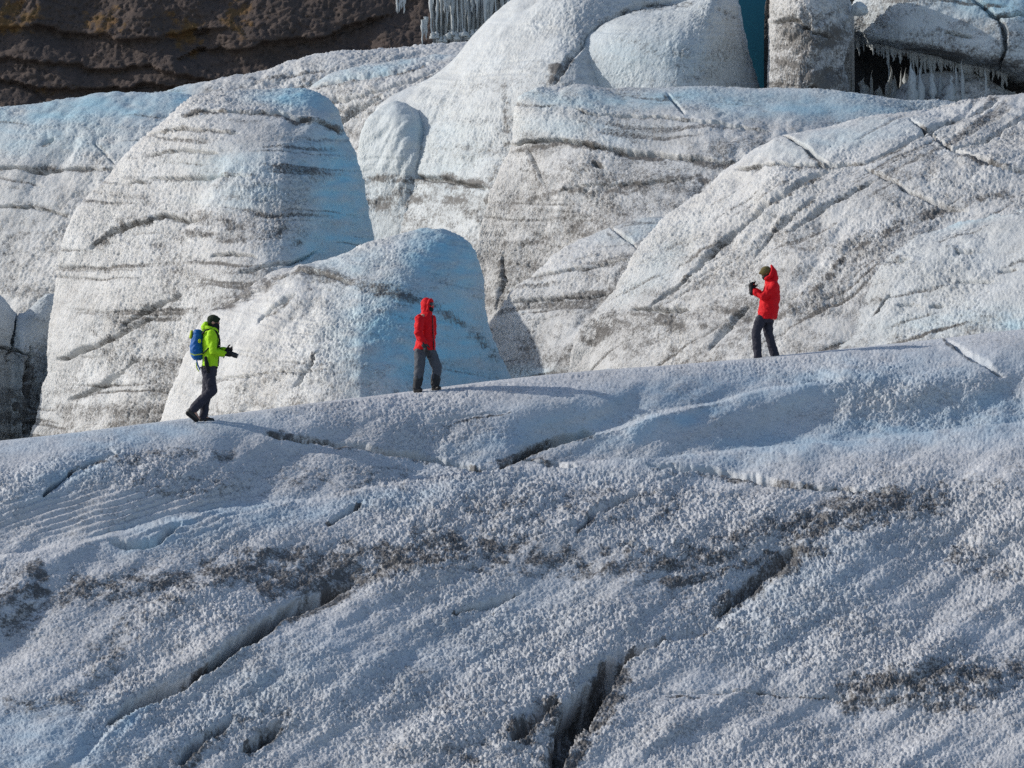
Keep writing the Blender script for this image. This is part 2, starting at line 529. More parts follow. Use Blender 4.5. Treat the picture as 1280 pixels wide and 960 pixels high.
fore_bands = [
    ([(-80, 762), (0, 752), (120, 735), (250, 714), (400, 702), (560, 692), (720, 694)], 22, .52), ([(700, 704), (850, 704), (980, 664), (1110, 632), (1200, 622)], 20, .48),
    ([(560, 960), (640, 930), (720, 900), (780, 840)], 26, .4), ([(180, 960), (280, 915), (370, 890)], 22, .4),
    ([(-60, 760), (10, 745), (60, 715)], 20, .62), ([(0, 790), (40, 765), (70, 750)], 18, .5),
    ([(180, 735), (250, 715), (300, 700), (360, 693), (420, 696), (500, 690)], 12, .62),
    ([(320, 735), (360, 722), (400, 718), (450, 715)], 20, .82), ([(400, 742), (440, 722), (520, 705), (580, 700)], 10, .75),
    ([(500, 672), (600, 680), (660, 690), (740, 705), (830, 705)], 20, .52),
    ([(560, 640), (650, 640), (760, 628), (860, 640)], 30, .36),
    ([(980, 690), (1015, 665), (1045, 640), (1090, 628), (1130, 622)], 18, .68), ([(1050, 655), (1110, 650)], 14, .5),
    ([(820, 728), (880, 724), (960, 700), (1040, 690)], 7, .66), ([(890, 775), (925, 752), (955, 726), (1000, 700)], 10, .9),
    ([(695, 965), (720, 915), (745, 880), (775, 832)], 17, 1.15), ([(638, 925), (668, 900), (705, 880)], 15, .9),
    ([(225, 955), (255, 928), (290, 905)], 10, .75), ([(305, 935), (330, 924), (352, 905)], 9, .95),
    ([(1040, 875), (1130, 862), (1200, 850), (1300, 840)], 22, .6), ([(1150, 885), (1250, 870)], 16, .5),
    ([(625, 580), (660, 566), (700, 552)], 5, 1.0), ([(340, 543), (460, 562), (600, 584)], 4, .45),
    ([(820, 584), (960, 600), (1110, 616)], 5, .55),
    ([(130, 575), (220, 566), (300, 570)], 9, .42), ([(150, 620), (260, 605), (400, 600), (520, 600)], 24, .34),
    ([(480, 850), (560, 870), (640, 880)], 45, .3), ([(100, 840), (160, 800), (220, 740)], 30, .38),
    ([(355, 775), (400, 748), (440, 728)], 8, .8), ([(0, 885), (120, 870)], 16, .4), ([(1180, 690), (1280, 720), (1340, 710)], 22, .4),
    ([(560, 490), (760, 470), (960, 452)], 5, .2), ([(1080, 640), (1160, 620), (1280, 600)], 20, .32),
]
fore_patches = [
    (960, 485, 330, 30, -6, .42), (1100, 540, 300, 24, -7, .55), (1240, 520, 120, 36, -5, .5), (690, 535, 160, 24, -14, .45), (840, 528, 120, 12, -14, .6),
    (170, 545, 180, 16, -6, .4), (90, 590, 80, 22, -25, .4), (170, 893, 45, 10, -35, .7), (60, 925, 140, 55, 0, .4), (285, 818, 40, 8, -40, .7),
    (190, 672, 50, 9, -10, .75), (400, 640, 240, 14, -10, .4), (260, 645, 120, 10, -10, .5), (1000, 740, 160, 60, -30, .18), (560, 800, 200, 60, -25, .15),
    (330, 860, 160, 40, -30, .2),
]


def build_ridge():
    xs = np.concatenate([np.arange(-520, -110, 8.0), np.arange(-110, 1391, 1.3), np.arange(1396, 1820, 8.0)])     # coarser outside the view
    n = len(xs)
    pc = interp(CREST, xs)
    rows = 470
    t = np.linspace(0, 1, rows)[:, None] * np.ones(n)            # 0 at the crest, 1 below the frame
    t = t ** 1.04
    pb = 1012.0
    px = xs[None, :] * np.ones(t.shape)
    py = pc[None, :] + (pb - pc[None, :]) * t
    Yc = interp(CREST_Y, xs)[None, :]; Yb = interp(BOTTOM_Y, xs)[None, :]
    g = .80 * t + .20 * np.sqrt(np.maximum(1 - (1 - np.minimum(t / .42, 1)) ** 2, 0))
    Y = Yc + (Yb - Yc) * g
    Y = Y + 0 * px
    L = np.stack([px / 260., py / 120., px * 0], -1)
    c, s_ = math.cos(math.radians(-33)), math.sin(math.radians(-33))
    A = np.stack([(px * c + py * s_) / 230., (-px * s_ + py * c) / 60., px * 0 + 2], -1)
    fade = smooth(0, .12, t)
    Y += fade * (.6 * noise(L, 1, 41) + .30 * noise(A, 1, 42) + .12 * noise(A, 2.3, 43))
    for poly, m, soft, reach in fore_steps:
        D, T = line_dist(px, py, poly, reach)
        # behind the line the ground lies back by m, easing off within 'reach'
        up = np.where(D < 0, smooth(0, soft, -D) * (1 - smooth(soft, reach, -D)), 0)
        ends = smooth(0, .1, T) * smooth(0, .1, 1 - T)
        if isinstance(m, tuple):
            m = m[0] + (m[1] - m[0]) * smooth(.25, .75, T)
        rim = np.where(D >= 0, .4 * np.exp(-np.minimum(np.abs(D) / (reach * .22), 40)), .4 * (1 - smooth(0, soft, -D)) * (D < 0))
        Y += m * np.where(np.abs(D) < 1e5, up + rim * (reach > 100), 0) * ends
    P = at(px, py, Y)
    Nn = grid_normals(P)
    Nn[Nn[..., 1] > 0] *= -1
    dirt_shade, clear = features(px, py, [(a_, b_ * 1.45, c_ * 1.15) for a_, b_, c_ in fore_bands], fore_patches, 5)
    grooves, _ = features(px, py, [(c_[0], c_[1] * .8, .85) for c_ in fore_cracks], (), 5)  # darker line along each crack
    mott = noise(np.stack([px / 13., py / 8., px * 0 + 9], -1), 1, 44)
    dirt_shade = np.maximum(np.minimum(dirt_shade * 1.1, .68 + .24 * mott), grooves)
    pat = noise(np.stack([px / 90., py / 40., px * 0 + 3], -1), 1, 45) + .5 * noise(np.stack([px / 30., py / 14., px * 0 + 3], -1), 1, 46)
    dirt_shade = np.clip(np.maximum(dirt_shade, .27 * (1 + .45 * pat)), 0, .9) * (1 - .5 * clear)
    h = roughness_field(P, 1.0, 1.0, .38, lumps=.5, crystal=1.0)
    c2, s2 = math.cos(math.radians(-30)), math.sin(math.radians(-30))
    D_ = np.stack([(px * c2 + py * s2) / 120., (-px * s2 + py * c2) / 26., px * 0 + 7], -1)
    h += .018 * noise(D_, 1, 48) + .012 * noise(D_, 2.2, 49)
    upper = smooth(70, 10, py - pc[None, :]) * .45               # the trodden crest is smoother
    rip = np.exp(-(((px - 150) / 170.) ** 2 + ((py - 640) / 34.) ** 2) ** 2)
    h = 1.15 * h * (1 - .45 * clear) * (1 - upper) * (1 - .65 * rip) * (1 + .45 * np.clip(dirt_shade, 0, .8))
    rp = np.sin((px * .35 + py * 1.25) * .62 + 2.2 * noise(np.stack([px / 40., py / 22., px * 0], -1), 1, 47))
    h += .014 * rip * rp
    h += 1.8 * carve(px, py, [(a_, b_ * 1.3, c_, d_) for a_, b_, c_, d_ in fore_cracks], 5)
    P = P + Nn * (h * smooth(0, .01, t))[..., None] * np.array([1, 1, 1.0]) + (h * .25)[..., None] * np.array([0, 0, 1.0])
    # the far side of the crest: the walkers stand on it, then it drops into the gully
    nb = 60
    B = []; bd = []
    top = P[0]
    for i in range(nb, 0, -1):
        d = 9.0 * (i / nb) ** 1.5
        q = top.copy()
        q[:, 1] += d
        q[:, 0] += q[:, 0] / np.maximum(q[:, 1], 1) * d
        q[:, 2] += .020 * d - .012 * d ** 2.6
        q[:, 2] += .03 * noise(q, 2.2, 61) * min(1, d)
        B.append(q)
    V = np.concatenate([np.array(B), P], 0)
    e = np.repeat(dirt_shade[:1], nb, 0); e2 = np.repeat(clear[:1], nb, 0)
    o = link_mesh("glacier_ridge", V.reshape(-1, 3), grid_faces(V.shape[0], n)[:, ::-1], ICE_FORE,
                  attrs={"dirt_shade": np.concatenate([e, dirt_shade], 0), "clear": np.concatenate([e2, clear], 0)})
    tag(o, "long sloping foreground ridge of grey white ice the three walkers stand on", kind="structure")
    return V


RIDGE = build_ridge()


def ridge_z(x, y):
    """Height of the ridge near a point."""
    d = (RIDGE[..., 0] - x) ** 2 + (RIDGE[..., 1] - y) ** 2
    i = np.unravel_index(d.argmin(), d.shape)
    return float(RIDGE[i][2])


# glacier floor that carries everything and runs on to the horizon
def build_ground():
    xs = np.concatenate([[-1500, -500, -200], np.linspace(-80, 80, 33), [200, 500, 1500]])
    ys = np.concatenate([[-600, -100, -20], np.linspace(0, 160, 33), [250, 600, 1800]])
    X, Yg = np.meshgrid(xs, ys)
    Z = np.where(Yg < 43, 0.0, np.where(Yg < 60, -.6, 3.0 * smooth(60, 75, Yg) - .6))
    Z = Z + .5 * noise(np.stack([X, Yg, X * 0], -1), .05, 71) * (Yg > 1)- .3
    V = np.stack([X, Yg, Z], -1)
    o = link_mesh("ground", V.reshape(-1, 3), grid_faces(*X.shape), ICE_FAR, attrs={"dirt_shade": np.full(X.size, .3), "clear": np.zeros(X.size)})
    tag(o, "glacier floor around and behind the ridge", kind="structure")


build_ground()


# the body of the glacier that the mounds rise from, climbing towards the cliff
def build_bed():
    Ys = np.linspace(66, 150, 110)
    pxs = np.linspace(-700, 2000, 160)
    px, Yg = np.meshgrid(pxs, Ys)
    left = interp([(66, 620), (84, 585), (92, 490), (100, 425), (106, 335), (112, 305), (118, 245), (125, 205), (150, 185)], Yg)
    right = interp([(66, 590), (80, 510), (88, 440), (95, 305), (101, 158), (106, 146), (115, 138), (150, 128)], Yg)
    py = left + (right - left) * smooth(660, 770, px)
    P = at(px, py, Yg)
    P[..., 2] += .15 * noise(P, .6, 73) - .15
    o = link_mesh("glacier_bed", P.reshape(-1, 3), grid_faces(*px.shape), ICE_FAR, attrs={"dirt_shade": np.full(px.size, .3), "clear": np.full(px.size, .1)})
    tag(o, "grey ice of the glacier body between and beneath the mounds", kind="structure")


build_bed()

# ------------------------------------------------------------------ rock cliff behind the glacier
def build_cliff():
    xs = np.concatenate([np.arange(-620, -120, 9.0), np.arange(-120, 760, 2.2), np.arange(768, 1500, 9.0)])
    ys = np.concatenate([np.arange(215, -70, -2.2), np.arange(-76, -260, -9.0)])
    px, py = np.meshgrid(xs, ys)
    Y = 150 + (215 - py) * .035 + 0 * px
    wx, wy = warp(px, py, 9, 3)
    P0 = np.stack([px / 100., py / 100., px * 0], -1)
    Y = Y - .8 * noise(P0, 1.3, 81) - .3 * noise(P0, 3.1, 82)
    r = noise(P0 * np.array([1, 1.5, 1]), 5.5, 83)
    Y += -.22 * np.abs(r) - .14 * np.abs(noise(P0, 12, 84)) - .11 * noise(P0, 27, 85) - .10 * noise(P0, 55, 86)
    # bedding ledge with an undercut below it
    def ledge(poly, m, soft):
        D, T = line_dist(wx, wy, poly, 60)
        return np.where(np.abs(D) < 1e5, m * smooth(0, soft, D) * (1 - smooth(soft, 60, D)), 0)
    Y += ledge([(-120, 66), (0, 72), (40, 74), (110, 82), (200, 88), (262, 98), (330, 96)], .7, 4)
    Y += ledge([(-120, 96), (0, 98), (40, 104), (90, 112), (180, 108), (260, 104)], .8, 4)
    Y += ledge([(260, 66), (330, 50), (400, 44), (450, 28)], .7, 5)
    Y += ledge([(-120, 20), (60, 34), (160, 44), (240, 40)], .7, 8)
    P = at(px, py, Y)
    moss = np.zeros(px.shape)
    for cx, cy, rx, ry, st in ((15, 20, 60, 40, .7), (130, 25, 45, 35, .62), (230, 45, 45, 32, .7), (290, 25, 40, 45, .62), (245, 72, 20, 25, .55), (60, 112, 22, 14, .6),
                               (100, 112, 60, 12, .45), (200, 15, 50, 20, .5), (340, 10, 40, 20, .3), (10, 85, 30, 10, .4)):
        moss = np.maximum(moss, st * np.exp(-(((wx - cx) / rx) ** 2 + ((wy - cy) / ry) ** 2)))
    moss = moss * (1 + .5 * noise(P0, 9, 88))
    Yv = np.stack([P[-1] + np.array([0, 12 * k, 2.0 * k]) for k in (1, 2, 4)], 0)
    V = np.concatenate([P, Yv], 0)
    mm = np.concatenate([moss, np.zeros((3, len(xs)))], 0)
    o = link_mesh("rock_cliff", V.reshape(-1, 3), grid_faces(*V.shape[:2]), ROCK, attrs={"moss": mm})
    tag(o, "dark brown rock cliff with rusty moss behind the glacier", kind="structure")


build_cliff()

# ------------------------------------------------------------------ the ice mounds, back to front
G = "rounded ice mounds behind the walkers' ridge"
mound("ice_mound", [(150, 128), (200, 113), (260, 100), (320, 88), (400, 70), (480, 60), (540, 54), (600, 47), (680, 40)], 215, 130.0, [(150, 2), (400, 5), (680, 6)], p=1.8,
      mat=ICE_FAR, size=1.5, amp=1.3, dirt0=.2, tilt=-8, s=1, far=True, back=10,
      bands=[([(240, 118), (330, 100), (420, 92), (520, 72)], 7, .45), ([(340, 100), (390, 98)], 10, .4), ([(440, 78), (500, 70)], 5, .3)],
      patches=[(215, 118, 30, 8, -15, .5)], label="low far snow ridge directly under the dark rock cliff", cat="ice mound", group=G)
mound("ice_mound", [(372, 150), (382, 112), (400, 99), (430, 88), (470, 78), (520, 71), (570, 66), (620, 60)], 235, 122.0, [(372, 3), (420, 4), (520, 7), (640, 8)], p=2.0,
      mat=ICE_FAR, size=1.4, amp=1.2, dirt0=.22, tilt=-16, s=2, far=True, back=8, patches=[(470, 84, 90, 7, -13, .45)],
      cracks=[([(395, 112), (460, 96), (540, 80)], 3, .25, 1.3), ([(400, 130), (480, 112), (545, 90)], 3, .25, 1.3), ([(415, 165), (440, 140), (478, 122)], 4, .35, 1.5)],
      bands=[([(395, 112), (460, 96), (540, 80)], 4, .45), ([(410, 160), (445, 135), (480, 120)], 7, .5)],
      label="pale layered ice ledge sloping between the capped mound and the tall dome", cat="ice mound", group=G)
mound("ice_mound", [(-110, 140), (-40, 133), (0, 131), (60, 127), (120, 119), (180, 114), (225, 117), (248, 124), (268, 150), (285, 200)], 560, 97.0,
      [(-110, 2), (150, 8.5), (230, 10), (290, 7)], p=1.9, size=1.1, dirt0=.2, s=3, lean=.35,
      bands=[([(-60, 214), (30, 212), (60, 208), (140, 214), (200, 220)], 5, .6), ([(-40, 222), (80, 225), (150, 232)], 18, .3),
             ([(-60, 262), (40, 258), (110, 268)], 9, .42), ([(-60, 300), (40, 290), (90, 285)], 8, .4), ([(-60, 340), (50, 335)], 25, .25)],
      cracks=[([(-60, 215), (30, 213), (70, 209), (150, 212)], 3.0, .3, 1.0), ([(52, 182), (68, 176)], 3, .15, 1), ([(118, 178), (142, 206)], 2.5, .1, 1), ([(-60, 262), (40, 258), (80, 266)], 3, .2, 1)],
      patches=[(130, 135, 190, 22, -4, .55), (225, 125, 35, 10, 8, .7), (40, 170, 140, 25, 0, .3)],
      label="broad pale blue topped ice mound at the far left under the cliff", cat="ice mound", group=G)

# top right cliff of dirty ice: back wall, left pillar, roof slab and rubble foot
mound("ice_cliff", [(955, 5), (960, -60), (1100, -80), (1330, -80), (1400, -70)], 160, 115.0, [(950, .5), (1400, .5)], p=3, mat=CAVE_SHADE_ICE, size=1.3, dirt0=.6, s=4, far=True,
      label="ice wall with painted cave shade at the back of the cave at top right", cat="ice cliff", flute=1.8)
mound("ice_mound", [(820, 130), (835, 20), (845, -50), (900, -60), (1000, -60), (1010, 60), (1015, 150)], 190, 120.0, [(820, .4), (1015, .6)], p=3, mat=TEAL_ICE, size=1.4, dirt0=0.0,
      clear0=.98, layer=0, s=5, amp=.5, far=True, patches=(), label="smooth deep teal ice wall deep inside the narrow crevasse", cat="ice wall")
mound("ice_pillar", [(962, 125), (960, 60), (959, 10), (962, -40), (1000, -60), (1050, -50), (1068, 0), (1072, 20), (1066, 36), (1056, 46), (1048, 60), (1060, 90), (1066, 130)], 160, 105.0,
      [(958, 1.0), (1000, 3.0), (1040, 2.6), (1070, 1.0)], p=3.0, flute=1.5, back=3, mat=ICE_FAR, size=1.2, amp=1.15, dirt0=.3, s=6, far=True,
      bands=[([(975, 30), (1000, 60), (1010, 110)], 26, .25), ([(1030, 40), (1045, 60), (1040, 100)], 14, .4), ([(960, 5), (1000, 2), (1050, 12)], 6, .3), ([(1015, 105), (1035, 116)], 6, .9)],
      cracks=[([(962, 28), (990, 24), (1020, 40), (1045, 46)], 4, .35, 1), ([(1012, 108), (1034, 118)], 5, .4, 1)],
      label="dirty ice pillar between the teal crevasse and the black cave", cat="ice pillar")
overhang = mound("ice_cliff", [(1060, 24), (1076, -10), (1095, -50), (1150, -70), (1250, -60), (1340, -50), (1400, -40), (1410, 60)],
      [(1060, 42), (1078, 46), (1086, 58), (1120, 68), (1160, 76), (1200, 86), (1240, 90), (1262, 100), (1290, 112), (1400, 118)], 108.5,
      [(1078, 1.4), (1110, 3.4), (1250, 5.0), (1400, 5.5)], p=2.6, mat=ICE_FAR, size=1.2, amp=1.1, dirt0=.2, s=7, under=.16, back=9, far=True, clear0=.12,
      cracks=[([(1200, -10), (1235, 12), (1250, 25), (1256, 60), (1250, 90)], 4, .5, 1.2), ([(1235, 18), (1285, 22)], 4, .3, 1), ([(1180, 40), (1215, 50)], 3, .2, 1)],
      bands=[([(1200, -10), (1240, 14), (1252, 30), (1256, 60)], 5, .5), ([(1150, 30), (1210, 48)], 8, .4), ([(1225, 70), (1240, 90)], 12, .6), ([(1090, 60), (1160, 70), (1220, 80)], 8, .35)],
      patches=[(1250, 5, 80, 20, 10, .5)], label="blue white overhanging ice slab fringed with icicles at top right", cat="ice cliff")
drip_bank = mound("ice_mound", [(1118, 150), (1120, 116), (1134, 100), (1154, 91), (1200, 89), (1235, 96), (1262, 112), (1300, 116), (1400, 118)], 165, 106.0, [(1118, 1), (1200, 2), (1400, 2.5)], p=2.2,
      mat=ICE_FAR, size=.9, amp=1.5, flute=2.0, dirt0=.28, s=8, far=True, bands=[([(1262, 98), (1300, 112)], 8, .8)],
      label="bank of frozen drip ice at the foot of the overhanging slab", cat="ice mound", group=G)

# tall dome in the middle and its companions
mound("ice_mound", [(438, 250), (448, 190), (462, 150), (478, 126), (505, 110), (540, 92), (566, 72), (585, 48), (610, 24), (640, 0), (680, -34), (740, -60), (800, -70), (900, -60), (930, 0), (940, 120)],
      330, 112.0, [(438, 1), (480, 3.5), (600, 9), (720, 11), (760, 9), (940, 3)], p=2.0, mat=ICE_FAR, size=1.25, dirt0=.17, tilt=0, layer=.25, s=9, lean=.3, far=True, flute=1.1, clear0=.06,
      bands=[([(450, 226), (500, 222), (560, 226), (620, 238)], 10, .8), ([(440, 245), (540, 246), (630, 256)], 26, .6), ([(845, 2), (780, 14), (745, 36), (715, 66), (690, 106)], 9, .6),
             ([(700, 80), (690, 110)], 10, .7), ([(634, 100), (636, 180), (606, 250), (594, 300)], 9, .55), ([(540, 132), (600, 128), (690, 140)], 10, .22), ([(450, 290), (540, 270), (620, 290)], 14, .42)],  # the band down the flat topped mound's left edge is painted gap shade
      cracks=[([(446, 224), (500, 220), (560, 224), (615, 236)], 5, .22, .8), ([(850, 2), (785, 16), (745, 40), (715, 70), (692, 108)], 5, .22, 1.5)],
      patches=[(560, 200, 50, 60, 0, .1)], label="tall central ice dome rising to the top edge of the picture", cat="ice mound", group=G)
mound("ice_mound", [(446, 232), (448, 190), (455, 160), (468, 138), (488, 125), (508, 128), (526, 142), (540, 160), (550, 182), (556, 222), (558, 240)], 330, 109.8,
      [(446, .5), (480, 1.6), (520, 2.7), (545, 2.3), (560, .9)], p=2.4, mat=ICE_FAR, size=1.1, dirt0=.12, layer=.1, s=10, far=True, flute=1.5, clear0=.12, back=5,
      bands=[([(520, 150), (545, 165)], 7, .3), ([(450, 228), (500, 226), (560, 228)], 8, .8), ([(440, 255), (500, 255), (560, 255)], 24, .6)], patches=[(535, 160, 26, 14, 20, .35), (520, 165, 16, 10, 30, .3)],
      label="small smooth knob of ice bulging from the left foot of the tall dome", cat="ice mound", group=G)
mound("ice_mound", [(686, 125), (692, 102), (704, 80), (722, 56), (748, 36), (772, 22), (810, 10), (850, 4), (885, -12), (900, -30), (918, -20), (926, 20), (935, 58), (946, 90), (956, 125)], 160, 107.0,
      [(686, .3), (730, 1.6), (800, 3.0), (860, 3.6), (960, 1.0)], p=2.2, mat=ICE_FAR, size=1.2, dirt0=.16, layer=.15, s=11, far=True, flute=.5, clear0=.10, amp=1.0,
      bands=[([(740, 45), (790, 15), (850, 6), (920, 20)], 7, .4), ([(860, 12), (880, 20), (930, 25)], 9, .35)], patches=[(800, 75, 110, 30, 0, .12)],
      label="smooth grey blue lobe of ice left of the teal crevasse", cat="ice mound", group=G)
mound("ice_mound", [(585, 345), (592, 312), (600, 280), (612, 245), (622, 212), (636, 188), (641, 160), (643, 132), (652, 118), (672, 111), (700, 109), (760, 108), (860, 109), (955, 112), (1030, 116),
                    (1080, 120), (1140, 124), (1190, 127), (1215, 140)], 480, 100.0, [(585, .5), (640, 3.5), (760, 8), (900, 11), (1000, 12), (1215, 9)], p=1.9, size=1.1, dirt0=.24, tilt=5, s=12, lean=.42,
      cracks=[([(634, 184), (660, 178), (700, 176), (740, 184), (800, 190), (860, 199), (930, 206)], 5, .6, .7), ([(716, 134), (740, 143), (800, 146), (860, 154), (960, 166)], 3, .3, .9),
              ([(832, 116), (842, 130), (852, 146)], 3, .15, 1), ([(656, 190), (668, 210), (680, 235)], 3, .2, 1), ([(626, 320), (630, 350), (622, 390)], 4, .4, 1), ([(740, 205), (755, 210)], 4, .2, 1),
              ([(700, 240), (760, 230), (860, 226)], 3, .2, 1)],
      bands=[([(634, 186), (700, 180), (740, 188), (800, 194), (930, 212)], 6, .85), ([(650, 250), (700, 240), (760, 238), (850, 226), (900, 222)], 10, .66), ([(640, 262), (760, 270), (820, 255)], 9, .5), ([(630, 215), (720, 215), (820, 225), (900, 230)], 26, .42), ([(610, 300), (700, 300), (800, 275)], 26, .5),
             ([(610, 280), (680, 290), (740, 300)], 26, .34), ([(600, 330), (640, 340), (690, 330)], 24, .5), ([(625, 320), (628, 390)], 6, .7), ([(720, 136), (800, 147), (960, 166)], 3, .45),
             ([(680, 205), (800, 210), (900, 215)], 10, .3), ([(620, 200), (605, 280), (600, 340)], 10, .35)],
      patches=[(900, 125, 280, 14, 1, .45), (1040, 135, 160, 16, 0, .5), (720, 160, 90, 18, 5, .2)],
      label="wide flat topped ice mound with a dark groove below its white cap", cat="ice mound", group=G)
mound("ice_mound", [(600, 500), (608, 460), (614, 420), (622, 400), (640, 368), (662, 350), (684, 332), (692, 322), (712, 310), (740, 294), (768, 283), (800, 275), (840, 270), (880, 290), (900, 340)], 520, 93.0,
      [(600, .5), (640, 2.5), (780, 6), (900, 6)], p=2.0, dirt0=.2, tilt=-10, s=13, lean=.35,
      cracks=[([(660, 352), (720, 334), (770, 326), (790, 326)], 3, .25, .9), ([(760, 286), (785, 300), (795, 312)], 3, .2, 1), ([(640, 380), (720, 372), (770, 360)], 3, .2, 1)],
      bands=[([(640, 378), (700, 375), (770, 362)], 12, .48), ([(640, 440), (700, 440), (720, 436)], 10, .5), ([(665, 352), (720, 336), (780, 326)], 4, .4), ([(620, 420), (690, 412), (740, 400)], 14, .42), ([(705, 465), (716, 415), (745, 378), (775, 335), (805, 295)], 9, .5)],  # last band paints gap shade along the larger mound's left edge
      patches=[(800, 285, 50, 12, -12, .22), (655, 468, 50, 12, 0, .3)], label="small slanting ice mound squeezed between the two largest right hand mounds", cat="ice mound", group=G)
mound("ice_mound", [(700, 510), (711, 466), (715, 436), (722, 412), (740, 390), (762, 370), (778, 344), (792, 318), (820, 288), (850, 265), (884, 240), (912, 214), (936, 188), (958, 172), (1000, 160), (1060, 150),
                    (1120, 142), (1180, 132), (1220, 126), (1280, 122), (1400, 114)], 520, 89.0, [(700, .5), (740, 2.5), (900, 7), (1060, 10.5), (1280, 14), (1400, 15)], p=1.9, dirt0=.2, tilt=-30, s=14, lean=.45, flute=1.15,
      cracks=[([(978, 170), (1000, 182), (1034, 207)], 3.5, .3, 1.0), ([(920, 214), (960, 206), (1030, 208), (1085, 206)], 3.5, .35, .9), ([(1082, 206), (1122, 188), (1160, 162), (1182, 150), (1204, 142), (1250, 128)], 4, .35, 1.1),
              ([(1138, 150), (1166, 166), (1190, 188), (1236, 206), (1290, 217)], 4, .4, 1.0), ([(1188, 188), (1222, 172), (1290, 138)], 3, .3, 1), ([(1080, 214), (1130, 240), (1180, 256), (1210, 262)], 3.5, .3, 1),
              ([(812, 388), (836, 366), (862, 340), (900, 306), (950, 266), (1010, 226), (1040, 214)], 5, .32, 1.2), ([(940, 320), (980, 275), (1022, 246)], 4, .22, 1.2), ([(985, 292), (1020, 265), (1092, 232)], 4, .2, 1.2),
              ([(885, 435), (910, 405), (935, 380)], 5, .25, 1.2), ([(790, 388), (830, 392), (860, 386)], 4, .25, 1)],
      bands=[([(722, 420), (800, 400), (880, 396), (960, 386)], 30, .6), ([(790, 388), (830, 392), (870, 388)], 8, .6), ([(760, 445), (840, 436), (960, 425)], 22, .45), ([(850, 355), (940, 345), (1020, 335)], 20, .45),
             ([(980, 310), (1060, 300), (1130, 280), (1210, 262)], 12, .46), ([(1080, 216), (1140, 244), (1205, 262)], 7, .5), ([(965, 412), (1000, 370), (1045, 332), (1100, 296), (1160, 266), (1215, 252), (1300, 236)], 9, .62), ([(1164, 166), (1192, 190), (1240, 208), (1290, 218)], 5, .62), ([(980, 172), (1034, 208)], 5, .45),  # long band above the lower mound: dirt line plus painted edge shade
             ([(920, 213), (1030, 209), (1085, 206)], 3, .4), ([(1100, 205), (1180, 195), (1260, 235)], 14, .25), ([(1085, 206), (1160, 164), (1206, 143)], 3.5, .45), ([(740, 395), (724, 440)], 8, .2)],
      patches=[(1060, 172, 90, 16, -10, .22), (820, 330, 60, 24, -45, .12)],
      label="largest right hand ice mound crossed by diagonal cracks, behind the person raising both hands", cat="ice mound", group=G)
mound("ice_mound", [(930, 520), (950, 470), (966, 432), (975, 408), (990, 386), (1014, 364), (1040, 344), (1074, 322), (1100, 304), (1130, 288), (1158, 274), (1210, 260), (1250, 250), (1290, 242), (1400, 228)], 490, 83.0,
      [(930, .5), (980, 2.0), (1100, 5), (1280, 8), (1400, 10)], p=1.9, dirt0=.15, tilt=-14, s=15, lean=.4, flute=.9, clear0=.05,
      cracks=[([(1090, 392), (1104, 378), (1112, 370)], 3, .2, 1), ([(1020, 430), (1034, 420), (1042, 414)], 5, .4, 1), ([(1112, 332), (1140, 328)], 4, .25, .8), ([(1192, 315), (1215, 312)], 4, .2, .8), ([(1195, 348), (1240, 350)], 3, .2, .8),
              ([(1250, 268), (1275, 265)], 4, .2, .8), ([(1120, 380), (1140, 378)], 3, .2, .8), ([(1160, 380), (1180, 378)], 3, .18, .8), ([(1245, 336), (1270, 336)], 4, .18, .8), ([(1060, 368), (1080, 352)], 4, .2, .8)],
      bands=[([(1005, 440), (1024, 428), (1040, 416)], 8, .85), ([(1090, 335), (1140, 328)], 7, .5), ([(1030, 380), (1090, 372), (1150, 378)], 10, .4), ([(1180, 314), (1230, 310)], 8, .35), ([(1190, 350), (1250, 350)], 6, .35),
             ([(1240, 268), (1290, 262)], 8, .35), ([(985, 410), (1010, 390)], 10, .4)],
      patches=[(1272, 405, 30, 14, 0, .4), (1190, 400, 90, 16, -5, .15), (1220, 265, 70, 10, -12, .3)],
      label="lower right ice mound with small melt pits, nearest the ridge", cat="ice mound", group=G)

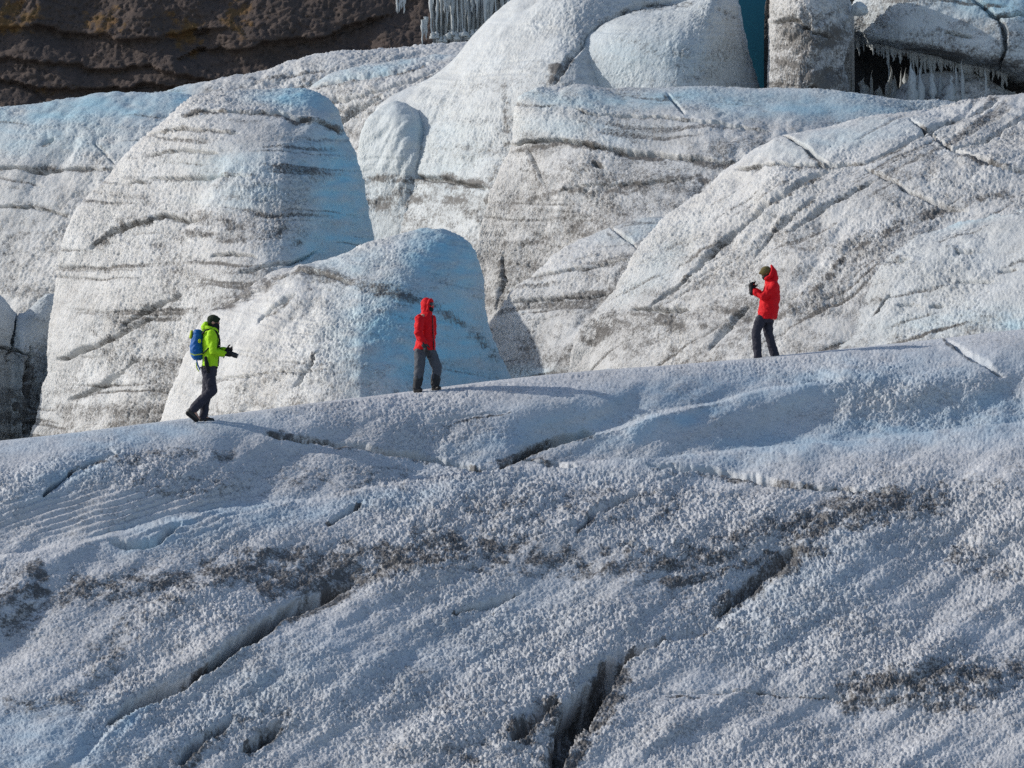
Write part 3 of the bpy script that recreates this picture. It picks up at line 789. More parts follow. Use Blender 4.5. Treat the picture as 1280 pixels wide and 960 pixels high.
# the two big humps on the left
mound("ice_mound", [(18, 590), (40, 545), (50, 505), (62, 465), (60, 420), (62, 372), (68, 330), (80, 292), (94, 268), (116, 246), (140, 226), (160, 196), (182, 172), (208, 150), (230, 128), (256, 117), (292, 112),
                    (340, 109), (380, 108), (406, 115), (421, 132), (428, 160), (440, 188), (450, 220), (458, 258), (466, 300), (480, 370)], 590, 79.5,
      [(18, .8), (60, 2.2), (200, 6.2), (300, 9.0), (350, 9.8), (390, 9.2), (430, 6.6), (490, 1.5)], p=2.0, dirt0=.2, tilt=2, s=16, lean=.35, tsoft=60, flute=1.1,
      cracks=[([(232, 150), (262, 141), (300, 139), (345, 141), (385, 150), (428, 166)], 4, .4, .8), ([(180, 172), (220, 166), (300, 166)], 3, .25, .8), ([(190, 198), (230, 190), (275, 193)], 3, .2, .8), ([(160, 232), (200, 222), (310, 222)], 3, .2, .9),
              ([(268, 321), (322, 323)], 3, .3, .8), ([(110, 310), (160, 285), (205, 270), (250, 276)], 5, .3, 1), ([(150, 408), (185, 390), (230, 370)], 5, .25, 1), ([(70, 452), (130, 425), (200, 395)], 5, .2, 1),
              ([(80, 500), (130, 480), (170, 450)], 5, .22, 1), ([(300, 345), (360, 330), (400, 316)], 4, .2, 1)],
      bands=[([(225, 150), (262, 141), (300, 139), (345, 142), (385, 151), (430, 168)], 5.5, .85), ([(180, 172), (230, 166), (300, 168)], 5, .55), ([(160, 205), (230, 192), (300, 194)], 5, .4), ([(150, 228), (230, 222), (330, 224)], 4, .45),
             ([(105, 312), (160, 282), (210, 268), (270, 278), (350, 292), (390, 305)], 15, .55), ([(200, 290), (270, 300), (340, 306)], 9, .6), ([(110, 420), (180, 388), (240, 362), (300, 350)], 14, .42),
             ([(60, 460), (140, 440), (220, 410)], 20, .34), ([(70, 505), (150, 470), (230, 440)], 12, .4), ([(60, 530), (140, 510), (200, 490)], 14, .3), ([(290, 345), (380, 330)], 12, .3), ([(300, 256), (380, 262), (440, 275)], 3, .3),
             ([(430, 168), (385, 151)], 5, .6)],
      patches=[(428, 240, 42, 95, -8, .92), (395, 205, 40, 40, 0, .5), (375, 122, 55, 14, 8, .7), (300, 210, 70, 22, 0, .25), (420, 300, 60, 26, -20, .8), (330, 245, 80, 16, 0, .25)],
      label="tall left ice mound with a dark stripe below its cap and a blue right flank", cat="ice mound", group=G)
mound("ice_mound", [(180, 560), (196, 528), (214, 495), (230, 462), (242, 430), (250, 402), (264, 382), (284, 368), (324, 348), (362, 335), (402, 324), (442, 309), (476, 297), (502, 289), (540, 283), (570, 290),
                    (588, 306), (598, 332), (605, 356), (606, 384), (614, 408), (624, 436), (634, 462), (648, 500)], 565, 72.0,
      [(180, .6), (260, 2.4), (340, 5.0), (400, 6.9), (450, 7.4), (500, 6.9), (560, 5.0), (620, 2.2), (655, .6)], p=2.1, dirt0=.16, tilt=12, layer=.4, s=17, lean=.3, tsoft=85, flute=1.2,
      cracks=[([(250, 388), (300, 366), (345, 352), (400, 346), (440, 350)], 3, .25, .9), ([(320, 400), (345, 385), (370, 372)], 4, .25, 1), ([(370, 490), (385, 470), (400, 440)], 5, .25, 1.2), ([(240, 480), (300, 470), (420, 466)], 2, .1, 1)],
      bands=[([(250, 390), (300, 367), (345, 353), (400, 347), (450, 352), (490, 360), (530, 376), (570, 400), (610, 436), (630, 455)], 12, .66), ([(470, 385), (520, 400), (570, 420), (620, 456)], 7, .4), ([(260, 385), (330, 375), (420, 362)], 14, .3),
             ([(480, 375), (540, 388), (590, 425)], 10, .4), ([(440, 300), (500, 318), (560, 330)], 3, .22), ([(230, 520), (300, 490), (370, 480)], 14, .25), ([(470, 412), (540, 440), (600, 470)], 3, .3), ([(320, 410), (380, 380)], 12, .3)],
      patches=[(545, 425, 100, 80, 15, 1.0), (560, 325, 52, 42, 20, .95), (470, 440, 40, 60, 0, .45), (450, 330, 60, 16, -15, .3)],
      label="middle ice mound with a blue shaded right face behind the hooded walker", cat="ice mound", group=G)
mound("ice_mound", [(-110, 320), (-40, 345), (-8, 362), (4, 374), (13, 390), (22, 396), (31, 395), (42, 386), (53, 373), (62, 366), (80, 372), (100, 420)], 575, 85.0,
      [(-110, 6), (0, 2.6), (18, 1.4), (24, 2.0), (60, .9), (100, .4)], p=3.0, dirt0=.2, s=18, clear0=.12, flute=.5, amp=.9, tsoft=5, layer=.3, tilt=12,
      cracks=[([(22, 394), (16, 420), (10, 450), (14, 452)], 4, .5, 1), ([(-40, 426), (12, 436), (44, 446)], 4, .4, 1), ([(40, 430), (36, 470), (26, 520), (34, 545)], 5, .7, 1)],
      bands=[([(40, 450), (34, 490), (24, 520), (34, 545)], 8, .9), ([(20, 400), (12, 440)], 3, .6), ([(-20, 430), (40, 446)], 3, .6), ([(20, 510), (38, 530)], 8, .8)],
      label="narrow shadowed ice block with dark cracks at the left edge of the picture", cat="ice mound", group=G)

# ------------------------------------------------------------------ icicles
def cone_mesh(name, seed, up=False):
    r = np.random.RandomState(seed)
    rows, seg = 9, 7
    V = []
    for i in range(rows):
        t = i / (rows - 1)
        rad = (1 - t) ** .75 * (1 + .25 * r.randn() * (0 < i < rows - 1)) + .03
        ox, oy = .25 * r.randn(2) * t
        for k in range(seg):
            a = 2 * math.pi * k / seg
            V.append((ox + rad * math.cos(a), oy + rad * math.sin(a), t if up else -t))
    V.append((0, 0, 0)); V.append((0, 0, 1.02 if up else -1.02))
    Fc = []
    for i in range(rows - 1):
        for k in range(seg):
            a, b = i * seg + k, i * seg + (k + 1) % seg
            Fc.append((a, b, b + seg, a + seg) if up else (a, a + seg, b + seg, b))
    n0, n1 = rows * seg, rows * seg + 1
    for k in range(seg):
        Fc.append((n0, (k + 1) % seg, k)); e = (rows - 1) * seg
        Fc.append((n1, e + k, e + (k + 1) % seg))
    me = bpy.data.meshes.new(name)
    me.from_pydata(V, [], Fc)
    for p in me.polygons: p.use_smooth = True
    for nm, v in (("dirt_shade", .34), ("clear", .12)):
        at_ = me.attributes.new(nm, 'FLOAT', 'POINT'); at_.data.foreach_set("value", np.full(len(V), v, np.float32))
    me.materials.append(ICE_FAR)
    return me


ICICLES = [cone_mesh("icicle", k) for k in range(5)]
COLUMNS = [cone_mesh("ice_column", 20 + k, True) for k in range(4)]


def icicle(parent, px, py, Y, length_px, rad_px, meshes=ICICLES, name="icicle"):
    o = bpy.data.objects.new(name, meshes[rng.randint(len(meshes))])
    COL.objects.link(o)
    o.parent = parent
    w = at(px, py, Y) - np.array(ORIGIN.get(parent.name, parent.location))
    o.location = w
    k = Y / F
    o.scale = (rad_px * k, rad_px * k, length_px * k)
    o.rotation_euler = (.05 * rng.randn(), .04 * rng.randn(), rng.rand() * 6.28)
    return o


fringe = [(1078, 38), (1086, 56), (1120, 66), (1160, 74), (1200, 84), (1240, 88), (1262, 96), (1290, 108)]
for x in np.arange(1086, 1262, 3.2):
    x = x + rng.uniform(-1.2, 1.2)
    Yb = 108.5 - float(interp([(1078, 1.4), (1110, 3.0), (1250, 4.4), (1400, 5)], x)) * .75
    icicle(overhang, x, float(interp(fringe, x)) - 6, Yb, (10 + 34 * rng.rand() ** 2.2) * (1 + .5 * math.sin(x * .11)), rng.uniform(1.6, 4.6))
for x in (1062, 1066, 1072, 1078, 1084):
    icicle(overhang, x, 40 + rng.uniform(-5, 8), 107.5, rng.uniform(14, 30), rng.uniform(2, 4))
for x, h in ((1056, 40), (1082, 36), (1090, 44), (1099, 30), (1108, 48), (1118, 36), (1128, 54), (1134, 40), (1143, 44), (1152, 52), (1166, 40), (1172, 46), (1190, 38), (1199, 50),
             (1204, 44), (1222, 40), (1235, 50)):
    icicle(drip_bank, x + rng.uniform(-2, 2), 132 + rng.uniform(-6, 4), (104.6 if x > 1140 else 107.5) + rng.uniform(-.3, .5), h * rng.uniform(.8, 1.25), rng.uniform(3, 9), COLUMNS, "ice_column")

curtain = empty("icicle_curtain", at(592, 50, 148.0))
tag(curtain, "frozen curtain of pale icicles hanging on the dark rock beside the tall dome", "icicles")
xs_ = np.arange(538, 662, 4.0)
pyg, pxg = np.meshgrid(np.linspace(-40, 62, 60), np.linspace(541, 690, 90), indexing='ij')
sheet = at(pxg, pyg, 147.2 + .35 * np.sin(pxg * 1.1 + 2 * noise(np.stack([pxg / 20, pyg / 60, pxg * 0], -1))) + .5 * noise(np.stack([pxg / 9, pyg / 40, pxg * 0], -1)))
link_mesh("frozen_sheet", sheet.reshape(-1, 3), grid_faces(60, 90), ICE_FAR, curtain,
          attrs={"dirt_shade": .3 + .25 * noise(np.stack([pxg / 5, pyg / 30, pxg * 0], -1)), "clear": np.full(pxg.shape, .08)})
for x in xs_:
    icicle(curtain, x + rng.uniform(-2, 2), rng.uniform(-34, -2), 146.2 + rng.uniform(-.3, .3), 26 + 52 * rng.rand() ** 1.6, rng.uniform(1.3, 3.8))
for x in np.arange(541, 640, 5.0):
    icicle(curtain, x, rng.uniform(44, 54), 146.0, rng.uniform(6, 13), rng.uniform(3.5, 6), COLUMNS, "ice_column")
for lab, x0, y0, n_, ln in (("lone thin icicle column on the dark rock left of the icicle curtain", 531, 18, 4, 34), ("little icicle cluster high on the dark rock near the top edge", 500, -8, 6, 26)):
    cl = empty("icicle_cluster", at(x0, y0, 146.5))
    tag(cl, lab, "icicles")
    for k in range(n_):
        icicle(cl, x0 + rng.uniform(-4, 5), y0 + rng.uniform(0, 10), 146.5, ln * rng.uniform(.5, 1.0), rng.uniform(1.2, 2.6))


def lump(name, px, py, Y, r_px, label, cat):
    u, v = np.meshgrid(np.linspace(0, math.pi, 24), np.linspace(0, 2 * math.pi, 40), indexing='ij')
    D = np.stack([np.sin(u) * np.cos(v), np.sin(u) * np.sin(v), np.cos(u)], -1)
    r = r_px * Y / F * (1 + .35 * noise(D, 1.6, px) + .18 * noise(D, 4.5, px + 1))
    V = at(px, py, Y) + D * r[..., None] * np.array([1.05, .9, .9])
    o = link_mesh(name, V.reshape(-1, 3), grid_faces(24, 40)[:, ::-1], ICE_FAR, attrs={"dirt_shade": np.full(u.shape, .1), "clear": np.full(u.shape, .1)})
    return tag(o, label, cat)


lump("snow_lump", 1074, 12, 104.2, 9.5, "small white snow lump wedged in the notch beside the ice pillar", "snow lump")

# ------------------------------------------------------------------ people
LIME = plain("lime_shell", (.36, .66, .010), .7, .12, 9, .25, .006)
RED = plain("red_shell", (.60, .0035, .010), .75, .12, 9, .25, .006)
NAVY = plain("navy_trousers", (.030, .030, .045), .75, .3, 16, .3, .006)
GREY = plain("grey_trousers", (.070, .078, .095), .75, .3, 16, .3, .006)
BLACK = plain("black_fabric", (.012, .012, .014), .7, .3, 30, .2, .004)
GAITER = plain("gaiter_cloth", (.026, .029, .033), .7, .3, 20, .3, .006)
BOOT = plain("boot_leather", (.016, .015, .015), .5, .3, 24, .2, .004)
KNIT_G = plain("dark_green_knit", (.022, .032, .018), .9, .3, 40, .4, .006)
KNIT_O = plain("olive_knit", (.13, .105, .04), .9, .35, 40, .4, .006)
SKIN = plain("skin", (.50, .27, .19), .5, .1, 12, .05, .002)
EYE = plain("eye", (.02, .015, .012), .2, .1, 12, 0, .001)
BLUE = plain("blue_pack_cloth", (.006, .10, .33), .6, .25, 12, .3, .008)
LIME2 = plain("lime_trim", (.45, .55, .02), .6, .15, 12, .1, .004)
GEAR = plain("camera_black", (.012, .012, .013), .35, .2, 20, .1, .002)
GLASS = plain("lens_glass", (.01, .012, .02), .05, .1, 10, 0, .001, coat=.5)


class Prims:
    """Collects closed tubes and balls; they are fused into one continuous surface."""
    def __init__(self):
        self.V = []; self.Fq = []; self.n = 0

    def _add(self, V, Fc):
        self.V.append(V); self.Fq.append(np.asarray(Fc) + self.n); self.n += len(V)

    def rings(self, C, A, B, ru, rv, seg=18):
        """Loft of ellipses with centres C, axes A and B, radii ru, rv."""
        C, A, B = (np.asarray(x, float) for x in (C, A, B))
        a = np.linspace(0, 2 * math.pi, seg, endpoint=False)
        R = C[:, None] + A[:, None] * (np.cos(a)[None, :, None] * np.asarray(ru)[:, None, None]) + B[:, None] * (np.sin(a)[None, :, None] * np.asarray(rv)[:, None, None])
        m = len(C)
        V = np.concatenate([R.reshape(-1, 3), C[:1], C[-1:]])
        Fc = []
        for i in range(m - 1):
            for k in range(seg):
                p, q = i * seg + k, i * seg + (k + 1) % seg
                Fc.append((p, q, q + seg, p + seg))
        for k in range(seg):
            Fc.append((m * seg, (k + 1) % seg, k, k))
            e = (m - 1) * seg
            Fc.append((m * seg + 1, e + k, e + (k + 1) % seg, e + (k + 1) % seg))
        self._add(V, Fc)

    def tube(self, pts, rad, squash=1.0, axis=(0, 1, 0), seg=16):
        """Round ended tapered tube through pts; squash scales the radius along axis."""
        P = [np.asarray(p, float) for p in pts]; R = list(rad)
        t0 = (P[1] - P[0]); t0 /= np.linalg.norm(t0) + 1e-9
        t1 = (P[-1] - P[-2]); t1 /= np.linalg.norm(t1) + 1e-9
        C, Q, T = [], [], []
        for f in (.98, .8, .45): C.append(P[0] - t0 * R[0] * f); Q.append(R[0] * math.sqrt(1 - f * f)); T.append(t0)
        for i, (p, r) in enumerate(zip(P, R)):
            d = (P[min(i + 1, len(P) - 1)] - P[max(i - 1, 0)])
            C.append(p); Q.append(r); T.append(d / (np.linalg.norm(d) + 1e-9))
        for f in (.45, .8, .98): C.append(P[-1] + t1 * R[-1] * f); Q.append(R[-1] * math.sqrt(1 - f * f)); T.append(t1)
        A, B = [], []
        ax = np.asarray(axis, float)
        for t in T:
            b = ax - t * (ax @ t)
            if np.linalg.norm(b) < .1:
                b = np.array([1.0, 0, 0]) - t * t[0]
            b /= np.linalg.norm(b)
            A.append(np.cross(b, t)); B.append(b)
        self.rings(C, A, B, np.array(Q), np.array(Q) * squash, seg)

    def ball(self, c, rx, ry, rz, ex=(1, 0, 0), ey=(0, 1, 0), ez=(0, 0, 1)):
        ex, ey, ez = (np.asarray(v, float) for v in (ex, ey, ez))
        f = np.linspace(-.985, .985, 11)
        self.rings(np.asarray(c, float) + f[:, None] * ez * rz, np.repeat([ex], 11, 0), np.repeat([ey], 11, 0), rx * np.sqrt(1 - f * f), ry * np.sqrt(1 - f * f))

    def hand(self, w, d, nrm, curl=.5, side=1, s=1.0):
        """Palm, four bent fingers and a thumb: w wrist, d pointing direction, nrm the way the palm faces."""
        d = np.asarray(d, float); d /= np.linalg.norm(d)
        nrm = np.asarray(nrm, float); nrm -= d * (nrm @ d); nrm /= np.linalg.norm(nrm)
        sd = np.cross(d, nrm) * side
        w = np.asarray(w, float)
        self.tube([w, w + d * .085 * s], [.034 * s, .040 * s], .55, nrm)
        for k, (off, L) in enumerate(((.030, .074), (.010, .084), (-.010, .078), (-.030, .062))):
            p0 = w + d * .088 * s + sd * off * s
            a1, a2 = curl * (.75 + .08 * k), curl * (1.7 + .1 * k)
            p1 = p0 + (d * math.cos(a1) + nrm * math.sin(a1)) * L * .5 * s + sd * off * .12
            p2 = p1 + (d * math.cos(a2) + nrm * math.sin(a2)) * L * .5 * s
            self.tube([p0, p1, p2], [.0115 * s, .0105 * s, .009 * s], seg=10)
        p0 = w + d * .03 * s + sd * .034 * s
        p1 = p0 + (d * .6 + sd * .7 + nrm * .3) * .040 * s
        p2 = p1 + (d * .85 + sd * .1 + nrm * .55) * .034 * s
        self.tube([p0, p1, p2], [.0135 * s, .012 * s, .0105 * s], seg=10)

    def build(self, name, mat, parent, voxel=.012, smooth_n=4, folds=0.0, ff=8.0, label=None, stretch=(1, 1, 1)):
        V = np.concatenate(self.V)
        me = bpy.data.meshes.new(name + "_tmp")
        fc = [tuple(dict.fromkeys(f)) for f in np.concatenate(self.Fq).tolist()]
        me.from_pydata(V.tolist(), [], fc)
        ob = bpy.data.objects.new(name + "_tmp", me)
        COL.objects.link(ob)
        r = ob.modifiers.new("r", 'REMESH'); r.mode = 'VOXEL'; r.voxel_size = voxel
        sm = ob.modifiers.new("s", 'SMOOTH'); sm.factor = .5; sm.iterations = smooth_n
        dg = bpy.context.evaluated_depsgraph_get()
        em = bpy.data.meshes.new_from_object(ob.evaluated_get(dg))
        bpy.data.objects.remove(ob); bpy.data.meshes.remove(me)
        n = len(em.vertices)
        co = np.empty(n * 3, np.float32); em.vertices.foreach_get("co", co); co = co.reshape(-1, 3).astype(float)
        if folds:
            no = np.empty(n * 3, np.float32); em.vertices.foreach_get("normal", no); no = no.reshape(-1, 3)
            q = co * np.asarray(stretch)
            k = noise(q + .15 * np.stack([noise(co, 5, 91), noise(co, 5, 92), noise(co, 5, 93)], -1), ff, 94)
            co = co + no * (folds * (k - .5 * np.abs(noise(q, ff * 2.1, 95))))[:, None]
        off = np.array(ORIGIN.get(parent.name, parent.location))
        em.vertices.foreach_set("co", (co - off).astype(np.float32).ravel())
        em.polygons.foreach_set("use_smooth", np.ones(len(em.polygons), bool))
        em.materials.clear(); em.materials.append(mat)
        em.name = name; em.update()
        o = bpy.data.objects.new(name, em)
        COL.objects.link(o)
        o.parent = parent; ORIGIN[o.name] = tuple(off)
        if label: o["label"] = label
        return o


class Frame:
    """Turns a point of an enlarged figure into a world point: dw is the offset away from the camera in metres."""
    def __init__(self, ox, oy, k, Y): self.ox, self.oy, self.k, self.Y = ox, oy, k, Y
    def __call__(self, x, y, dw=0.0): return at(self.ox + x / self.k, self.oy + y / self.k, self.Y + dw)
    def m(self, z): return z / self.k * self.Y / F


def ridge_depth(px, py):
    d = RIDGE - CAM
    fw = d[..., 1] * CP + d[..., 2] * SP
    x = 640 + F * d[..., 0] / fw
    y = 480 - F * (-d[..., 1] * SP + d[..., 2] * CP) / fw
    q = (x - px) ** 2 + (y - py) ** 2
    q[:60] = 1e9
    i = np.unravel_index(q.argmin(), q.shape)
    return float(RIDGE[i][1]), float(RIDGE[i][2])


def torso(fr, pr, lv, dw=0.0):
    """lv: (row, left, right, depth half width m)."""
    C, ru, rv = [], [], []
    for y, a, b, hw in lv:
        C.append(fr((a + b) / 2, y, dw)); ru.append(fr.m((b - a) / 2)); rv.append(hw)
    n = len(C)
    pr.rings(C, np.repeat([[1., 0, 0]], n, 0), np.repeat([[0., 1, 0]], n, 0), np.array(ru), np.array(rv), 24)


def head_prims(pr, c, d, s=1.0):
    """A head looking along the unit vector d: skull, jaw, nose, lips, brow, ears."""
    d = np.asarray(d, float); d /= np.linalg.norm(d)
    up = np.array([0, 0, 1.0]) - d * d[2]; up /= np.linalg.norm(up)
    sd = np.cross(d, up)
    pr.ball(c + up * .02 * s - d * .01, .098 * s, .076 * s, .112 * s, d, sd, up)
    pr.ball(c - up * .06 * s + d * .022, .070 * s, .058 * s, .062 * s, d, sd, up)
    pr.tube([c + d * .085 * s + up * .015, c + d * .106 * s - up * .018], [.010 * s, .014 * s])       # nose
    pr.tube([c + d * .082 * s + up * .032 - sd * .03, c + d * .082 * s + up * .032 + sd * .03], [.012, .012])   # brow
    pr.tube([c + d * .080 * s - up * .052 - sd * .018, c + d * .080 * s - up * .052 + sd * .018], [.009, .009])  # lips
    pr.ball(c + d * .070 * s - up * .095 * s, .02, .022, .016, d, sd, up)                             # chin
    for k in (-1, 1):
        pr.ball(c + sd * k * .078 * s - up * .01, .022, .012, .034, d, sd, up)
    return d, sd, up


def body_mesh(fr, root, hc, hd, neck, shoulders, arms, hips, legs, lv, dwt=0.0):
    pr = Prims()
    head_prims(pr, hc, hd, .95)
    pr.tube([hc - np.array([0, 0, .07]), neck], [.052, .060])
    torso(fr, pr, lv, dwt)
    for (sh, el, wr, hdv, nv, curl, side) in arms:
        pr.tube([neck + (sh - neck) * .5, sh, el, wr], [.06, .055, .042, .030])
        pr.hand(wr, hdv, nv, curl, side, .9)
    for hip, kn, an, toe in legs:
        pr.tube([hip, kn, an], [.085, .058, .042])
        pr.tube([an, toe], [.042, .03])
    return pr.build("body", SKIN, root, .011, 3)


def eyes(parent, c, d, sd, up):
    for k in (-1, 1):
        p = Prims(); p.ball(c + d * .083 + up * .014 + sd * k * .031, .010, .013, .008, d, sd, up)
        p.build("eye", EYE, parent, .003, 1)


# ---- person in lime jacket, walking right
def lime_walker():
    Y, z = ridge_depth(266, 526.5)
    fr = Frame(210, 380, 6.0, Y)
    root = empty("person", fr(262, 884)); ORIGIN[root.name] = tuple(root.location)
    tag(root, "person in lime green jacket and dark cap walking with a blue backpack", "person", "walkers on the ice ridge")
    hd = np.array([1.0, -.18, -.05]); hc = fr(345, 138)
    neck = fr(325, 205)
    nsh, nel, nwr = fr(325, 228, -.19), fr(338, 362, -.23), fr(418, 372, -.10)
    fsh, fel, fwr = fr(328, 228, .19), fr(350, 360, .22), fr(432, 345, .06)
    lv_b = [(200, 300, 350, .10), (225, 275, 372, .17), (290, 274, 376, .17), (380, 272, 368, .155), (480, 258, 362, .16), (515, 262, 355, .15)]
    hip_n, kn_n, an_n = fr(300, 500, -.09), fr(330, 648, -.10), fr(188, 790, -.09)
    hip_f, kn_f, an_f = fr(308, 500, .09), fr(288, 680, .09), fr(264, 846, .08)
    body_mesh(fr, root, hc, hd, neck, None, [(nsh, nel, nwr, (1, .35, -.1), (0, .9, .3), .7, 1), (fsh, fel, fwr, (1, -.5, .0), (0, -.9, .2), .7, -1)], None,
              [(hip_n, kn_n, an_n, fr(228, 862, -.09)), (hip_f, kn_f, an_f, fr(330, 874, .08))], lv_b)
    d = hd / np.linalg.norm(hd); up = np.array([0, 0, 1.0]); sd = np.cross(d, up); sd /= np.linalg.norm(sd)
    eyes(root, hc, d, sd, up)
    # cap and neck gaiter
    p = Prims()
    p.ball(hc + up * .047 - d * .012, .113, .092, .092, d, sd, up)
    p.ball(hc + up * .0 - d * .045, .080, .088, .10, d, sd, up)
    p.tube([hc + up * .055 - d * .02 + sd * .0, hc + up * .060 + d * .085], [.075, .03], 1.0, sd)
    p.build("cap", KNIT_G, root, .009, 3, .004, 20)
    p = Prims()
    p.tube([hc - up * .145 + d * .01, hc - up * .075 + d * .022], [.088, .084])
    p.build("neck_gaiter", BLACK, root, .010, 3, .006, 14)
    # jacket with arms, hem and the hood lying behind the neck
    p = Prims()
    torso(fr, p, [(196, 296, 362, .11), (208, 278, 376, .16), (232, 262, 382, .205), (290, 256, 388, .21), (340, 258, 388, .205), (385, 262, 380, .20), (430, 256, 376, .205), (468, 246, 372, .21), (474, 250, 368, .20)])
    for sh, el, wr in ((nsh, nel, nwr), (fsh, fel, fwr)):
        p.tube([sh, sh + (el - sh) * .5, el, el + (wr - el) * .5, wr], [.090, .082, .074, .066, .055])
    a = np.linspace(0, 2 * math.pi, 13)
    ring = [fr(318 + 50 * math.cos(t), 186 - 0 + 16 * math.cos(t), .105 * math.sin(t)) for t in a]
    p.tube(ring, [.046] * 13)
    p.tube([fr(284, 152), fr(276, 172), fr(274, 196)], [.055, .075, .05], 1.5)
    p.build("jacket", LIME, root, .012, 3, .019, 7, stretch=(1, 1, 1.5))
    p = Prims(); p.tube([fr(384, 232, -.02), fr(391, 290, -.02), fr(391, 340, -.02), fr(383, 385, -.02), fr(378, 466, -.02)], [.009] * 5); p.build("zip", BLACK, root, .006, 1)
    p = Prims(); p.ball(fr(318, 585, -.205), .062, .02, .075); p.build("thigh_pocket", NAVY, root, .008, 2, .005, 14)
    # trousers
    p = Prims()
    torso(fr, p, [(455, 254, 366, .17), (480, 246, 368, .185), (510, 252, 370, .19), (540, 262, 368, .17)])
    p.tube([hip_n, hip_n + (kn_n - hip_n) * .5, kn_n], [.118, .108, .094]); p.tube([kn_n, kn_n + (an_n - kn_n) * .5, an_n + (kn_n - an_n) * .06], [.094, .090, .088])
    p.tube([hip_f, kn_f], [.115, .088]); p.tube([kn_f, kn_f + (an_f - kn_f) * .6, an_f], [.088, .080, .080])
    p.build("trousers", NAVY, root, .012, 3, .013, 9)
    # boots
    for an, he, to in ((an_n, fr(162, 806, -.09), fr(222, 862, -.09)), (an_f, fr(252, 868, .08), fr(332, 872, .08))):
        p = Prims()
        p.tube([an, he], [.062, .055]); p.tube([he, (he + to) / 2, to], [.052, .052, .040], .95)
        b = p.build("boot", BOOT, root, .010, 3, .004, 20)
        q = Prims(); dn = np.cross(to - he, [0, 1, 0]); dn /= np.linalg.norm(dn); dn *= -np.sign(dn[2]) if abs(dn[2]) > .2 else 1
        q.tube([he + dn * .042, to + dn * .032], [.045, .040], 1.0); q.build("sole", BLACK, b, .010, 2)
    # gloves
    for wr, dv, nv, sd_ in ((nwr, (1, .35, -.1), (0, .9, .3), 1), (fwr, (1, -.5, .0), (0, -.9, .2), -1)):
        p = Prims(); dv = np.array(dv) / np.linalg.norm(dv)
        p.tube([wr - dv * .05, wr + dv * .02], [.05, .044]); p.hand(wr, dv, nv, .7, sd_, 1.18)
        p.build("glove", BLACK, root, .006, 2)
    # pouch hanging at the hip and its strap
    p = Prims(); p.tube([fr(282, 405, -.235), fr(290, 450, -.245), fr(302, 505, -.235)], [.032, .040, .034], .6)
    p.build("hip_pouch", BLACK, root, .009, 2, .004, 14)
    # camera held in both hands
    cm = empty("camera_body", fr(452, 365, -.02)); cm.name = "handheld_camera"; ORIGIN[cm.name] = tuple(cm.location)
    tag(cm, "black camera with long lens held out in gloved hands by the lime jacket walker", "camera")
    c = np.array(cm.location); ax = np.array([.93, 0, -.36]); u2 = np.array([.36, 0, .93])
    p = Prims(); p.rings([c - ax * .035, c - ax * .033, c + ax * .020, c + ax * .022], [[0, 1, 0]] * 4, [u2] * 4, np.array([.06, .075, .075, .066]), np.array([.050, .060, .060, .052]))
    p.tube([c + u2 * .05, c + u2 * .062 + ax * .01], [.026, .020]); p.build("camera_casing", GEAR, cm, .006, 1)
    p = Prims(); p.tube([c + ax * .015, c + ax * .085, c + ax * .13], [.046, .046, .050]); ln = p.build("lens_barrel", GEAR, cm, .006, 1)
    p = Prims(); p.rings([c + ax * .155, c + ax * .182], [[0, 1, 0]] * 2, [u2] * 2, np.array([.042, .042]), np.array([.042, .042])); p.build("front_glass", GLASS, ln, .005, 1)
    p = Prims(); p.tube([c - u2 * .02 - ax * .03, c - u2 * .09 - ax * .045, c - u2 * .115 - ax * .04], [.011, .012, .010]); p.build("wrist_strap", BLACK, cm, .005, 1)
    # backpack
    bp_ = empty("backpack", fr(212, 415)); ORIGIN[bp_.name] = tuple(bp_.location)
    tag(bp_, "blue backpack with lime trim worn by the walker in lime green", "backpack")
    p = Prims()
    torso(fr, p, [(205, 198, 240, .09), (225, 186, 262, .13), (270, 172, 266, .145), (320, 164, 268, .15), (365, 166, 270, .15), (400, 176, 266, .14), (420, 192, 250, .11)])
    p.build("pack_body", BLUE, bp_, .012, 4, .014, 9)
    p = Prims(); torso(fr, p, [(190, 206, 240, .07), (200, 192, 258, .115), (222, 182, 262, .13), (240, 184, 258, .125)]); p.build("lid", BLUE, bp_, .011, 4, .008, 12)
    p = Prims(); p.tube([fr(178, 205, -.03), fr(170, 250, -.04)], [.024, .028], 1.6); p.build("top_pocket", LIME2, bp_, .008, 2)
    p = Prims(); p.tube([fr(170, 372, -.12), fr(200, 384, -.155), (fr(262, 374, -.14))], [.010, .010, .010]); p.build("piping", LIME2, bp_, .006, 1)
    p = Prims(); p.ball(fr(236, 278, -.146), .03, .012, .04); p.build("emblem_patch", LIME2, bp_, .006, 1)
    for sgn in (-1, 1):
        p = Prims()
        p.tube([fr(258, 225, .13 * sgn), fr(280, 196, .15 * sgn), fr(320, 190, .155 * sgn), fr(362, 204, .13 * sgn), fr(388, 270, .13 * sgn), fr(372, 332, .17 * sgn), fr(330, 348, .215 * sgn) if sgn > 0 else fr(384, 320, -.17)],
               [.016] * 7, 1.6); p.build("shoulder_strap", BLACK, bp_, .008, 2)
        p = Prims()
        p.tube([fr(262, 372, .15 * sgn), fr(285, 350, .2 * sgn), fr(302, 330, .22 * sgn)], [.012, .012, .011]); p.build("side_strap", BLACK, bp_, .007, 2)
    p = Prims(); p.tube([fr(214, 418, -.10), fr(222, 455, -.13), fr(240, 495, -.16)], [.014, .014, .013]); p.build("hanging_strap", BLUE, bp_, .007, 2)
    p = Prims(); p.tube([fr(212, 440, -.08), fr(216, 480, -.10), fr(232, 505, -.12)], [.012, .012, .010]); p.build("hanging_strap", LIME2, bp_, .007, 2)
